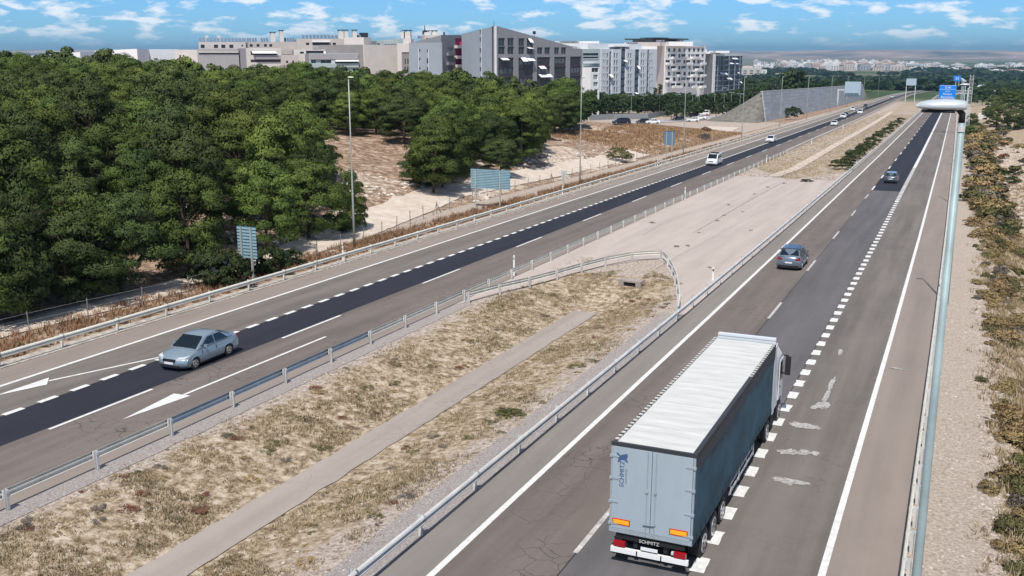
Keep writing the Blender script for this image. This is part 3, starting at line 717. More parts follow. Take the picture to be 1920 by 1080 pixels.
def make_car(name, label, loc, rz, kind, body, group=None, roof=None, cat='car', lower=None, detail=True, face='front'):
    """local frame: nose towards +Y, origin on the ground under the middle"""
    r = thing(name, label, cat, loc, rz, group)
    S = dict(  # L, W, clearance, hood z, cowl s/z, belt z, roof z, roof start s, roof end (from rear), tail base s (from rear), tail top z, wheelbase offsets, R
        sedan=dict(L=4.48, W=1.82, cow=1.22, cz=.96, belt=.98, rz=1.48, rs=2.02, re=1.42, tb=.50, tz=1.04, hz=.74, wf=.88, wr=.98, R=.315),
        hatch=dict(L=4.15, W=1.76, cow=1.15, cz=.95, belt=.97, rz=1.48, rs=1.95, re=.62, tb=.14, tz=1.0, hz=.74, wf=.82, wr=.76, R=.31),
        suv=dict(L=4.45, W=1.86, cow=1.2, cz=1.06, belt=1.08, rz=1.62, rs=1.98, re=.72, tb=.12, tz=1.12, hz=.88, wf=.88, wr=.90, R=.345),
        van=dict(L=4.6, W=1.86, cow=.95, cz=1.12, belt=1.14, rz=1.86, rs=1.62, re=.12, tb=.03, tz=1.16, hz=.86, wf=.88, wr=.86, R=.32))[kind]
    Ln, W, Rw = S['L'], S['W'], S['R']; ra = Rw + .055
    o = [(0.10, .20)]; o += [(.0, .34), (.0, .52), (.05, S['hz'] - .08), (.20, S['hz'] + .03), (.6, (S['hz'] + S['cz']) / 2 + .04), (S['cow'], S['cz']), (S['rs'], S['belt'] + .01), (Ln / 2 + .3, S['belt'] + .02), (Ln - 1.0, S['belt'] + .04), (Ln - .14, S['tz']), (Ln - .03, S['tz'] - .10), (Ln, .72), (Ln - .01, .40), (Ln - .08, .24)]
    wr = Ln - S['wr']; wf = S['wf']
    def arch(c):
        pts = []
        for k in range(0, 9):
            t = math.pi * k / 8; pts.append((c + ra * math.cos(t), max(.19, Rw + ra * math.sin(t))))
        return pts
    o += [(wr + ra + .02, .19)] + arch(wr) + [(wr - ra - .02, .19), (wf + ra + .02, .19)] + arch(wf) + [(wf - ra - .02, .19)]
    ts = [-1, -.96, -.84, -.5, 0, .5, .84, .96, 1]; n = len(o); mb = MB()
    def sm(x): x = max(0, min(1, x)); return x * x * (3 - 2 * x)
    for t in ts:
        at = abs(t)
        for s, z in o:
            s2 = s + .30 * at ** 3.2 * (1 - sm(s / 1.0)) - .20 * at ** 4 * (1 - sm((Ln - s) / .7))
            z2 = z - (.075 * at ** 7 + .02 * at ** 2) * sm((z - .6) / .2) + (.04 * at ** 6 if z < .3 else 0)
            wv = W / 2 * (1 - .075 * sm((z - .62) / .5) - .03 * sm((.4 - z) / .2))
            mb.v.append((t * wv, Ln / 2 - s2, z2))
    for i in range(len(ts) - 1):
        for k in range(n):
            mb.f.append((i*n + k, (i+1)*n + k, (i+1)*n + (k+1) % n, i*n + (k+1) % n)); mb.m.append(0)
    mb.f += [tuple(reversed(range(n))), tuple((len(ts)-1)*n + k for k in range(n))]; mb.m += [0, 0]
    bd = mb.build('body', body, r)
    for p in bd.data.polygons: p.use_smooth = len(p.vertices) == 4
    # cabin
    wb, wt = W / 2 * .915, W / 2 * (.74 if kind != 'van' else .84); y = lambda s: Ln / 2 - s
    zb, zt = S['belt'] - .02, S['rz']
    F0, F1, B1, B0 = S['cow'] - .06, S['rs'], Ln - S['re'], Ln - S['tb']
    mb = MB(); prof = [(F0, S['cz'] - .04, wb), (F1 - .12, zt - .075, wt + .03), (F1 + .05, zt - .02, wt), ((F1 + B1) / 2, zt + .01, wt), (B1 - .1, zt - .02, wt), (B1 + .06, zt - .08, wt + .02), (B0, zb + (.04 if kind == 'sedan' else .0), wb * .97)]
    tt = [-1, -.9, -.5, 0, .5, .9, 1]
    for t in tt:
        for s, z, ww in prof:
            mb.v.append((t * ww, y(s - (.05 * (1 - t * t) if s < 2.4 else -.05 * (1 - t * t))), z - (.045 * t ** 4 if z > zb + .1 else 0) + (.02 * (1 - t * t))))
    n = len(prof)
    for i in range(len(tt) - 1):
        for k in range(n - 1): mb.f.append((i*n + k, (i+1)*n + k, (i+1)*n + k + 1, i*n + k + 1)); mb.m.append(0)
    for e in (0, len(tt) - 1):
        q = [e*n + k for k in range(n)]; mb.f.append(tuple(q if e else q[::-1])); mb.m.append(0)
    cb = mb.build('cabin', body, r)
    for p in cb.data.polygons: p.use_smooth = len(p.vertices) == 4
    def quad(nm, A, B, C_, D, m_, off=.008, th=.006, par=None):
        A, B, C_, D = map(Vector, (A, B, C_, D)); nn = (B - A).cross(D - A).normalized()
        cen = (A + B + C_ + D) / 4
        if nn.dot(cen - Vector((0, 0, .9))) < 0: nn = -nn
        a = [p + nn * (off - th) for p in (A, B, C_, D)]; b_ = [p + nn * off for p in (A, B, C_, D)]
        return MB().hexa(a + b_).build(nm, m_, par or r)
    zl = zt - .07
    quad('windscreen', (-wb * .86, y(F0 + .03) + .03, S['cz'] + .0), (wb * .86, y(F0 + .03) + .03, S['cz'] + .0), (wt * .88, y(F1 - .12) + .02, zl - .01), (-wt * .88, y(F1 - .12) + .02, zl - .01), M['glass'], .045, .03)
    rb = zb + (.10 if kind == 'sedan' else .12)
    if kind != 'van' or True:
        kk = (rb - zb) / (zl - zb)
        quad('rear_window', (-wb * .84, y(B0 - (B0 - B1) * kk) - .04, rb), (wb * .84, y(B0 - (B0 - B1) * kk) - .04, rb), (wt * .86, y(B1 + .03) - .04, zl - .02), (-wt * .86, y(B1 + .03) - .04, zl - .02), M['glass'], .03, .03)
    for sd_ in (-1, 1):
        zlo, zhi = zb + .045, zt - .11
        f = lambda s, z: (sd_ * (wb + (wt - wb) * (z - zb) / (zt - .07 - zb)), y(s), z)
        slo, shi = F0 + .20, F1 + .08
        mid = (F1 + B1) / 2 - .02
        rlo, rhi = B0 - (.46 if kind == 'sedan' else .36), B1 - (.0 if kind == 'sedan' else .16)
        quad('side_window', f(slo + .12, zlo), f(mid - .04, zlo), f(mid - .04, zhi), f(shi, zhi), M['glass'], .016, .012)
        if not (kind == 'van' and detail == 'panel'): quad('side_window', f(mid + .04, zlo), f(rlo, zlo), f(rhi, zhi), f(mid + .04, zhi), M['glass'], .016, .012)
        mb = MB(); mx = sd_ * (W / 2 + .075); yy = y(S['cow'] + .42); mb.box(mx - .09, yy - .05, S['belt'] + .0, mx + .09, yy + .06, S['belt'] + .13); mb.bar((sd_ * wb, yy, S['belt'] + .02), (mx, yy, S['belt'] + .04), .04)
        mb.build('mirror', body if kind != 'van' else M['dark'], r)
        # door seams and sill
        mb = MB()
        for s in (S['cow'] + .22, mid, ): mb.box(sd_ * W / 2 * .985 - .012, y(s) - .006, .30, sd_ * W / 2 * .985 + .012, y(s) + .006, S['belt'] - .1)
        mb.box(sd_ * W / 2 * .975 - .015, y(wr - ra - .03), .20, sd_ * W / 2 * .975 + .015, y(wf + ra + .03), .27); mb.build('sill', lower or M['dark'], r)
        # headlights and tail lights wrap round the corners
        z0 = S['hz'] - .13
        MB().hexa([(sd_ * W * .24, y(.04), z0), (sd_ * W * .455, y(.26), z0 + .0), (sd_ * W * .45, y(.50), z0 + .05), (sd_ * W * .26, y(.3), z0 + .05),
                   (sd_ * W * .25, y(.06), z0 + .11), (sd_ * W * .46, y(.27), z0 + .13), (sd_ * W * .455, y(.62), z0 + .18), (sd_ * W * .28, y(.36), z0 + .17)]).build('headlight', M['headlight'], r)
        zt_ = S['tz'] - .30
        MB().hexa([(sd_ * W * .26, y(Ln - .02), zt_), (sd_ * W * .47, y(Ln - .16), zt_), (sd_ * W * .47, y(Ln - .34), zt_ + .04), (sd_ * W * .28, y(Ln - .2), zt_ + .04),
                   (sd_ * W * .27, y(Ln - .0), zt_ + .15), (sd_ * W * .465, y(Ln - .14), zt_ + .17), (sd_ * W * .46, y(Ln - .34), zt_ + .17), (sd_ * W * .28, y(Ln - .2), zt_ + .17)]).build('tail_light', M['red_lens'], r)
    g = MB().box(-W * .2, y(-.012), S['hz'] - .19, W * .2, y(.06), S['hz'] - .07).box(-W * .30, y(-.008), .27, W * .30, y(.08), .37).build('grille', M['dark'], r)
    MB().box(-.26, y(-.022), .42, .26, y(-.006), .53).build('number_plate', M['plate'], r)
    MB().box(-.26, y(Ln + .006), .60, .26, y(Ln + .022), .71).build('number_plate', M['plate'], r)
    MB().box(-W * .4, y(Ln + .004), .24, W * .4, y(Ln - .1), .42).build('rear_bumper', lower or M['dark'], r)
    MB().box(-W * .40, y(wf - ra - .1), .17, W * .40, y(wr + ra + .1), .21).box(-W * .37, y(wf + ra), .2, W * .37, y(wf - ra), .72).box(-W * .37, y(wr + ra), .2, W * .37, y(wr - ra), .72).build('underbody', M['dark'], r)
    for sd_ in (-1, 1):
        for c in (wf, wr): wheel(r, sd_ * (W / 2 - .11), y(c), Rw, .20, sd_)
    if roof is not None:
        MB().prism([(-wt * .97, zt - .005), (-wt * .6, zt + .022), (0, zt + .034), (wt * .6, zt + .022), (wt * .97, zt - .005)], y(B1 - .02), y(F1 + .02)).build('roof', roof, r)
    return r
def cz(a, b): return (a, b, float(hgt(a, b)) + .02)
silver = paint('silver_blue_car_paint', (.30, .38, .44), .45, .3); whitep = paint('white_car_paint', (.78, .79, .80), 0, .35); greyp = paint('grey_car_paint', (.12, .16, .19), .5, .3)
bluep = paint('silver_grey_car_paint', (.19, .24, .29), .5, .3); blackp = paint('black_car_paint', (.02, .022, .026), .2, .25)
PI = math.pi
c1 = make_car('sedan_car', 'silver blue saloon car driving towards the camera on the black lane', cz(-21.6, 39.2), PI + .02, 'sedan', silver)
for a, b, rt in ((2.0, 80.0, 0),):
    make_car('suv_car', 'silver grey SUV with black roof in the fast lane ahead of the lorry', cz(a, b), 0.0, 'suv', bluep, roof=paint('dark_blue_roof_paint', (.02, .03, .05), .2, .25))
make_car('hatchback_car', 'blue grey hatchback on the black lane just past the broken markings', cz(4.7, 151.8), 0, 'hatch', greyp, roof=paint('pale_blue_roof_paint', (.35, .45, .52), .3, .3))
make_car('delivery_van', 'white vehicle almost hidden under the nearest lamp head', cz(2.2, 462), 0, 'van', whitep, cat='van')
v = make_car('delivery_van', 'white van with dark roof rack, next oncoming vehicle behind the saloon', cz(-24.0, 167.5), PI, 'van', whitep, cat='van', lower=M['dark'])
MB().box(-.5, -.9, 1.9, .5, .3, 2.0).box(-.62, -.95, 1.86, -.55, .9, 1.95).box(.55, -.95, 1.86, .62, .9, 1.95).build('roof_rack', M['dark'], v)
far = [(-25.6, 231, 'hatch', whitep, 'white hatchback alone in front of the gap before the traffic group'), (-22.1, 320, 'sedan', whitep, 'white car leading the distant group of oncoming traffic'),
       (-25.8, 379, 'suv', whitep, 'white SUV second in the distant oncoming group'), (-26.6, 395, 'sedan', blackp, 'dark car close behind the white SUV in the distant group'),
       (-30.6, 462, 'suv', whitep, 'white SUV on the slow lane of the distant group'), (-24.3, 425, 'van', whitep, 'white van on the inner lane of the distant group'), (-29.7, 512, 'suv', blackp, 'black SUV at the back of the distant oncoming group'),
       (-33.6, 760, 'van', whitep, 'tiny white van at the far left bend'), (-30.0, 700, 'sedan', blackp, 'tiny dark car at the far left bend')]
for a, b, k, p, lb in far: make_car('van' if k == 'van' else 'car', lb, cz(a, b), PI, k, p, cat='van' if k == 'van' else 'car', group='distant oncoming traffic')

# ---- articulated lorry
def lorry(a, b):
    z = float(hgt(a + 1.3, b + 7)) + .02; r = thing('articulated_lorry', 'articulated lorry with pale grey doors and dark blue curtain side in the middle lane', 'lorry', (a, b, z - .0)); r.rotation_euler = (math.atan(-.0215), 0, 0)
    W, H, Z0, LT = 2.55, 4.0, 1.26, 13.62
    door = mat('pale_grey_blue_door', (.37, .44, .485), .45, .05, var=.05, scale=1.2, stretch=(1, 1, .3)); tarp = mat('dirty_white_tarpaulin', (.64, .64, .615), .8, col2=(.51, .51, .485), scale=1.6, detail=9, bump=.012, bscale=4, stretch=(.4, 2.2, 1))
    cur = mat('dark_blue_curtain', (.040, .125, .175), .6, 0, col2=(.012, .022, .034), scale=.36, detail=3, bump=.02, bscale=1.4, stretch=(1, .5, 1), spec=.25); rail = mat('dark_roof_rail', (.035, .038, .042), .5)
    fr = mat('door_frame_grey', (.33, .385, .42), .5, .1, var=.1)
    # roof sheet, slightly sagging between the bows
    mb = MB(); nx, ny = 6, 92
    for j in range(ny + 1):
        y = .10 + (LT - .2) * j / ny; ph = (y % .62) / .62; sag = -.022 * math.sin(PI * ph) + .004 * noise.noise((y * 2, 0, 0))
        for i in range(nx + 1):
            x = .12 + (W - .24) * i / nx; mb.v.append((x, y, H - .012 + sag * (1 if 0 < i < nx else 0) + .03 * math.sin(PI * i / nx) * .6 + .006 * noise.noise((x * 3, y * 3, 1))))
    for j in range(ny):
        for i in range(nx): p = j * (nx + 1) + i; mb.f.append((p, p + 1, p + nx + 2, p + nx + 1)); mb.m.append(0)
    mb.build('roof_sheet', tarp, r)
    MB().box(.1, .1, H - .2, W - .1, LT - .1, H - .06).build('roof_liner', M['white'], r)
    for x in (0, W - .125): MB().box(x, .06, H - .17, x + .125, LT - .06, H).build('roof_rail', rail, r)
    mb = MB()
    for k in range(44):
        y = .3 + k * .305; s_ = .10 if k % 2 else .13
        mb.box(.005, y, H, .12, y + s_, H + .022)
        if k > 26: mb.box(W - .12, y, H, W - .005, y + s_, H + .022)
    mb.build('roof_slider', mat('pale_grey_slider', (.55, .54, .50), .6), r)
    MB().box(-.01, .0, H - .09, W + .01, .10, H + .02).build('rear_roof_beam', rail, r)
    MB().box(0, LT - .08, Z0, W, LT, H).build('front_wall', door, r)
    # curtains, wavy
    for sd_ in (0, 1):
        mb = MB(); nz, nyy = 7, 110
        for j in range(nyy + 1):
            y = .12 + (LT - .24) * j / nyy
            for i in range(nz + 1):
                zz = Z0 - .18 + (H - .16 - Z0 + .18) * i / nz; wv = .016 * math.sin(y * 5.1 + .6 * math.sin(y * 1.3)) * math.sin(PI * i / nz) + .018 * noise.noise((y * .9, zz * 1.4, sd_))
                mb.v.append(((W - .012 + wv) if sd_ else (.012 - wv), y, zz))
        for j in range(nyy):
            for i in range(nz): p = j * (nz + 1) + i; mb.f.append((p, p + nz + 1, p + nz + 2, p + 1) if sd_ else (p, p + 1, p + nz + 2, p + nz + 1)); mb.m.append(0)
        mb.build('side_curtain', cur, r, True)
        # roof-rail shadow and grazing-sun folds, painted as a dark scalloped strip on the curtain
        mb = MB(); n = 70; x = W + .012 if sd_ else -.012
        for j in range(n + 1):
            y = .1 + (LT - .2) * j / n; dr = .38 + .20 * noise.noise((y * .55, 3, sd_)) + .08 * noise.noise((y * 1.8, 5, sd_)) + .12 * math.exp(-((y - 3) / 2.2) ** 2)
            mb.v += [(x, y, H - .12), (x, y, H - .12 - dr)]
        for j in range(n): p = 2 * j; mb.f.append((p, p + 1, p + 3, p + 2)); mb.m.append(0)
        mb.build('painted_shadow', mat('navy_painted_shadow', (.018, .028, .048), .6) if not sd_ else bpy.data.materials['navy_painted_shadow'], r)
        mb = MB()
        for k in range(22): y = .5 + k * .6; xx = W + .006 if sd_ else -.014; mb.box(xx, y, Z0 - .34, xx + .008, y + .045, Z0 + .12)
        mb.build('strap', M['black'], r)
    MB().box(.02, .05, Z0 - .12, W - .02, LT, Z0 + .02).build('floor_frame', M['dark'], r)
    # rear doors
    for k in range(2):
        x0 = .06 + k * (W - .12) / 2 + (.006 if k else 0); x1 = x0 + (W - .12) / 2 - .012
        dr = MB().box(x0, -.03, Z0 + .06, x1, .03, H - .10).build('rear_door', door, r)
        for f in (.90,) if k == 0 else (.10,):
            x = x0 + (x1 - x0) * f; mb = MB().tube([(x, -.05, Z0 - .02), (x, -.05, H - .12)], .013, 8)
            for zz in (Z0 + .35, 2.6): mb.box(x - .04, -.07, zz, x + .04, -.03, zz + .08)
            mb.build('locking_rod', fr, dr, False)
            MB().bar((x, -.075, 1.62), (x + (-.34 if k else .0) + (.0 if k else -.34) * 0 - (.0), -.075, 1.60), .03).build('door_handle', fr, dr)
        mb = MB()
        for zz in (1.45, 2.15, 2.9, 3.6): xx = .02 if k == 0 else W - .02; mb.box(xx - .05, -.055, zz - .04, xx + .05, .0, zz + .04); mb.box(min(xx, x0 if k == 0 else x1 - .2), -.046, zz - .025, max(xx, x0 + .2 if k == 0 else x1), -.031, zz + .025)
        hg = mb; [MB().add(hg.v[i*16:(i+1)*16], [tuple(j - i*16 for j in f_) for f_ in hg.f[i*12:(i+1)*12]]).build('hinge', fr, dr) for i in range(4)]
        xo = (.10, .66) if k == 0 else (1.86, 2.42)
        rp_ = MB().box(xo[0], -.040, Z0 + .17, xo[1], -.031, Z0 + .37).build('reflector', M['redb'], r)
        MB().box(xo[0] + .035, -.046, Z0 + .205, xo[1] - .035, -.041, Z0 + .335).build('reflector_centre', M['amber'], rp_)
    MB().box(0, -.02, Z0 - .02, .055, .08, H - .1).box(W - .055, -.02, Z0 - .02, W, .08, H - .1).box(0, -.035, Z0 - .08, W, .08, Z0 + .05).build('door_frame', fr, r)
    MB().box(.22, .03, Z0 - .3, W - .22, .06, Z0 - .08).build('under_panel', M['dark'], r)
    lettering('SCHMITZ', .20, mat('faded_blue_print', (.05, .10, .22), .6), r, (.36, -.034, 3.07), (PI / 2, -PI / 2, 0))
    lettering('CARGOBULL', .085, mat('grey_print', (.22, .27, .36), .6), r, (.49, -.034, 3.02), (PI / 2, -PI / 2, 0))
    # emblem: a running animal silhouette of a few blunt shapes
    em = MB(); 
    for pts in ([(.22, 3.50), (.44, 3.52), (.52, 3.62), (.50, 3.72), (.36, 3.68), (.24, 3.60)], [(.24, 3.60), (.16, 3.70), (.20, 3.72), (.30, 3.64)], [(.42, 3.52), (.50, 3.44), (.53, 3.46), (.48, 3.56)], [(.26, 3.52), (.20, 3.43), (.24, 3.42), (.32, 3.51)]):
        em.prism(pts, -.036, -.0315)
    em.build('emblem', bpy.data.materials['faded_blue_print'], r)
    # bumper, lights, mud flap
    MB().box(.08, -.06, .54, W - .08, .04, .70).build('rear_bumper', M['white'], r)
    mb = MB()
    for x in (.9, 1.65): mb.box(x - .02, -.064, .54, x + .02, -.061, .70)
    mb.build('bumper_seam', M['dark'], r)
    for x in (.16, W - .52): MB().box(x, -.05, .74, x + .36, .05, .90).build('tail_light', M['red_lens'], r)
    MB().box(W - .60, -.052, .80, W - .53, .05, .88).build('reversing_light', M['headlight'], r)
    MB().box(1.02, -.055, .76, 1.54, -.045, .87).build('number_plate', M['plate'], r)
    for x in (.2, W - .55): MB().box(x, .12, .25, x + .35, .14, .85).build('mud_flap', M['black'], r)
    lettering('SCHMITZ', .15, bpy.data.materials['pale_grey_slider'], r, (1.25, .022, 1.0), (PI / 2, 0, 0))
    MB().box(.75, .1, .72, .87, LT - 1, Z0 - .12).box(W - .87, .1, .72, W - .75, LT - 1, Z0 - .12).build('chassis_beam', M['dark'], r)
    # side guards, pallet box
    mb = MB()
    for x in (.06, W - .08):
        for zz in (.55, .85): mb.box(x, 5.6, zz, x + .03, 10.0, zz + .1)
        for y in (5.8, 7.2, 8.6, 9.9): mb.box(x, y, .5, x + .04, y + .05, 1.08)
    mb.build('side_guard', M['galv'], r)
    MB().box(.1, 5.0, .5, W - .1, 5.5, 1.0).build('tool_box', M['dark'], r)
    for y in (1.75, 3.06, 4.37):
        for sd_ in (-1, 1):
            wheel(r, W / 2 + sd_ * (W / 2 - .21), y, .50, .38, sd_, True)
        MB().box(.3, y - .08, .42, W - .3, y + .08, .58).build('axle', M['dark'], r)
        for x in (.05, W - .45): MB().box(x, y - .55, 1.03, x + .4, y + .55, 1.05).build('mudguard', M['dark'], r)
    # tractor
    cab = mat('white_cab_paint', (.74, .76, .78), .35, coat=.4, spec=.5); y0 = LT + .55; y1 = LT + 2.75
    cb = MB().hexa([(.03, y0, 1.0), (W - .03, y0, 1.0), (W - .06, y1, .95), (.06, y1, .95), (.05, y0, 3.05), (W - .05, y0, 3.05), (W - .12, y1 - .15, 2.95), (.12, y1 - .15, 2.95)]).build('cab', cab, r)
    MB().hexa([(.05, y0, 3.05), (W - .05, y0, 3.05), (W - .12, y1 - .16, 2.95), (.12, y1 - .16, 2.95), (.10, y0, 3.93), (W - .10, y0, 3.93), (W - .3, y0 + 1.25, 3.62), (.3, y0 + 1.25, 3.62)]).build('roof_deflector', cab, r)
    MB().box(.06, y0 - .12, 4.0, W - .10, y0 + .10, 4.09).box(.06, y0 - .10, 3.86, W - .10, y0 + .1, 4.0).build('air_spoiler', cab, r)
    for sd_ in (0, 1):
        x = W - .04 if sd_ else .04; s_ = 1 if sd_ else -1
        MB().hexa([(x, y0 - .38, .9), (x + .02 * s_, y0 - .38, .9), (x + .02 * s_, y0, .9), (x, y0, .9), (x, y0 - .38, 3.8), (x + .02 * s_, y0 - .38, 3.8), (x + .02 * s_, y0, 3.9), (x, y0, 3.9)]).build('side_fairing', cab, r)
        dr = MB().box(min(x, x + .03 * s_), y0 + .95, 1.15, max(x, x + .03 * s_), y1 - .25, 2.88).build('cab_door', cab, r)
        MB().hexa([(x + .032 * s_, y0 + 1.05, 2.02), (x + .045 * s_, y0 + 1.05, 2.02), (x + .045 * s_, y1 - .38, 1.95), (x + .032 * s_, y1 - .38, 1.95), (x + .02 * s_, y0 + 1.05, 2.78), (x + .035 * s_, y0 + 1.05, 2.78), (x + .035 * s_, y1 - .48, 2.78), (x + .02 * s_, y1 - .48, 2.78)]).build('side_window', M['glass'], dr)
        MB().box(min(x, x + .05 * s_), y0 + 1.02, 1.7, max(x, x + .05 * s_), y0 + 1.2, 1.75).build('door_handle', M['dark'], dr)
        xm = x + .22 * s_
        MB().box(xm - .11, y1 - .38, 2.05, xm + .11, y1 - .22, 2.85).bar((x, y1 - .3, 2.9), (xm, y1 - .3, 2.9), .05).bar((x, y1 - .3, 2.1), (xm, y1 - .3, 2.1), .05).build('mirror', M['black'], r)
        MB().hexa([(x - .25 * s_, LT - .2 + .2, .35), (x, LT, .35), (x, y0 + .2, .35), (x - .25 * s_, y0 + .2, .35), (x - .25 * s_, LT, 1.05), (x, LT, 1.05), (x, y0 + .2, 1.05), (x - .25 * s_, y0 + .2, 1.05)]).build('side_skirt', M['dark'], r)
        wheel(r, W / 2 + (1 if sd_ else -1) * (W / 2 - .19), y1 - .75, .50, .34, 1 if sd_ else -1, True)
        wheel(r, W / 2 + (1 if sd_ else -1) * (W / 2 - .24), LT - .9, .50, .46, 1 if sd_ else -1, True)
        MB().box(x - .30 * s_ if s_ > 0 else x, y1 - 1.35, 1.0, x if s_ > 0 else x + .30, y1 - .2, 1.08).build('wheel_arch', M['dark'], r)
    MB().box(.15, y1 - .16, 1.95, W - .15, y1 - .02, 2.85).build('windscreen', M['glass'], r)
    MB().box(.06, y1 - .05, .4, W - .06, y1 + .08, 1.1).build('front_bumper', cab, r)
    MB().box(.9, LT - 2.4, .7, 1.65, y1 - .3, .95).box(.3, LT - 2.2, .55, W - .3, y0, .72).build('tractor_chassis', M['dark'], r)
    return r
lorry(4.52, 27.05)

# ------------------------------------------------------------------ buildings
class Fac:
    """one facade of a building: a vertical plane between two surveyed corners; pixel columns / rows give
    the survey bearings of its features, turned into metres along (u) and up (z)"""
    def __init__(s, root, xa, da, xb, db, ytop, ybot_z, thick=.35):
        s.root = root; s.A = pd(xa, da); s.B = pd(xb, db); s.len = float(np.linalg.norm(s.B - s.A)); s.d = (s.B - s.A) / s.len
        s.n = np.array([s.d[1], -s.d[0]])
        if s.n @ (np.array([CX, 0]) - s.A) < 0: s.n = -s.n
        s.th = thick; s.o = np.array(root.location[:2]); s.oz = root.location[2]; s.zb = ybot_z
        yt = ytop if hasattr(ytop, '__len__') else (ytop, ytop)
        s.zt0 = s.uz(xa, yt[0])[1]; s.zt1 = s.uz(xb, yt[1])[1]
    def uz(s, px, py):
        q = ray(px, py); M_ = np.array([[s.d[0], -q[0]], [s.d[1], -q[1]]]); rhs = np.array([CX, 0]) - s.A
        u, t = np.linalg.solve(M_, rhs); return u, CH + q[2] * t
    def P(s, u, z, out=0.0):
        p = s.A + s.d * u + s.n * out - s.o; return (p[0], p[1], z - s.oz)
    def top(s, u): return s.zt0 + (s.zt1 - s.zt0) * u / s.len
    def rect(s, x0, y0, x1, y1):
        xm, ym = (x0 + x1) / 2, (y0 + y1) / 2; u0 = s.uz(x0, ym)[0]; u1 = s.uz(x1, ym)[0]; z1 = s.uz(xm, y0)[1]; z0 = s.uz(xm, y1)[1]
        return max(min(u0, u1), 0.02), min(max(u0, u1), s.len - .02), z0, z1
    def slab(s, name, u0, u1, z0, z1, o0, o1, mt, par=None):
        ps = [s.P(u0, z0, o1), s.P(u1, z0, o1), s.P(u1, z0, o0), s.P(u0, z0, o0), s.P(u0, z1, o1), s.P(u1, z1, o1), s.P(u1, z1, o0), s.P(u0, z1, o0)]
        return MB().hexa(ps).build(name, mt, par or s.root)
    def box(s, name, x0, y0, x1, y1, out, mt, back=0.0, par=None):
        u0, u1, z0, z1 = s.rect(x0, y0, x1, y1); return s.slab(name, u0, u1, max(z0, s.zb), z1, -back, out, mt, par)
    def wall(s, mt, holes, name='wall', reveal=None):
        H = [s.rect(*h) for h in holes]; zt = max(s.zt0, s.zt1)
        us = sorted(set([0, s.len] + [h[i] for h in H for i in (0, 1)])); zs = sorted(set([s.zb, zt] + [max(s.zb, h[i]) for h in H for i in (2, 3)]))
        mb = MB(); ok = {}
        for i in range(len(us) - 1):
            for j in range(len(zs) - 1):
                uc, zc = (us[i] + us[i+1]) / 2, (zs[j] + zs[j+1]) / 2
                if any(h[0] < uc < h[1] and h[2] < zc < h[3] for h in H): continue
                a, b = zs[j], zs[j+1]
                t0, t1 = s.top(us[i]), s.top(us[i+1])
                c0, c1 = min(b, t0), min(b, t1)
                if b >= zt - 1e-6: c0, c1 = t0, t1
                if c0 <= a and c1 <= a: continue
                mb.add([s.P(us[i], a), s.P(us[i+1], a), s.P(us[i+1], max(c1, a)), s.P(us[i], max(c0, a))], [(0, 1, 2, 3)])
        for u0, u1, z0, z1 in H:
            z0 = max(z0, s.zb); t = -s.th
            for p in (((u0, z0), (u0, z1)), ((u0, z1), (u1, z1)), ((u1, z1), (u1, z0)), ((u1, z0), (u0, z0))):
                (a, b), (c, d) = p; mb.add([s.P(a, b), s.P(a, b, t), s.P(c, d, t), s.P(c, d)], [(0, 1, 2, 3)], 0)
        # edges of the slab
        for (a, b), (c, d) in (((0, s.zb), (0, s.zt0)), ((0, s.zt0), (s.len, s.zt1)), ((s.len, s.zt1), (s.len, s.zb))): mb.add([s.P(a, b), s.P(a, b, -s.th), s.P(c, d, -s.th), s.P(c, d)], [(0, 1, 2, 3)])
        w_ = mb.build(name, mt, s.root); s.w = w_
        return w_
    def panes(s, holes, gm, frame=None, name='window'):
        for k, h in enumerate(holes):
            u0, u1, z0, z1 = s.rect(*h); z0 = max(z0, s.zb); g = gm[k % len(gm)] if isinstance(gm, list) else gm
            o = s.slab(name, u0, u1, z0, z1, -s.th + .0, -s.th + .1, g)
            if frame and (u1 - u0) > .5:
                mb = MB(); f = .07
                for a, b, c, d in ((u0, z0, u1, z0 + f), (u0, z1 - f, u1, z1), (u0, z0, u0 + f, z1), (u1 - f, z0, u1, z1), ((u0 + u1) / 2 - .03, z0, (u0 + u1) / 2 + .03, z1)):
                    mb.hexa([s.P(a, b, -s.th + .14), s.P(c, b, -s.th + .14), s.P(c, b, -s.th + .101), s.P(a, b, -s.th + .101), s.P(a, d, -s.th + .14), s.P(c, d, -s.th + .14), s.P(c, d, -s.th + .101), s.P(a, d, -s.th + .101)])
                mb.build('frame', frame, o)
    def body(s, depth, mt, drop=0.0, name='body', u0=None, u1=None, roof=None):
        a, b = (0 if u0 is None else u0), (s.len if u1 is None else u1); t = -s.th - .002
        ps = [s.P(a, s.zb, t), s.P(b, s.zb, t), s.P(b, s.zb, -depth), s.P(a, s.zb, -depth), s.P(a, s.top(a) - drop, t), s.P(b, s.top(b) - drop, t), s.P(b, s.top(b) - drop, -depth), s.P(a, s.top(a) - drop, -depth)]
        return MB().hexa(ps).build(name, mt, s.root)
    def open_(s, mt, holes, depth, drop=.0, panes=None, frame=None):
        s.wall(mt, holes); s.panes(holes, panes or G['glass'], frame); return s.body(depth, mt, drop)
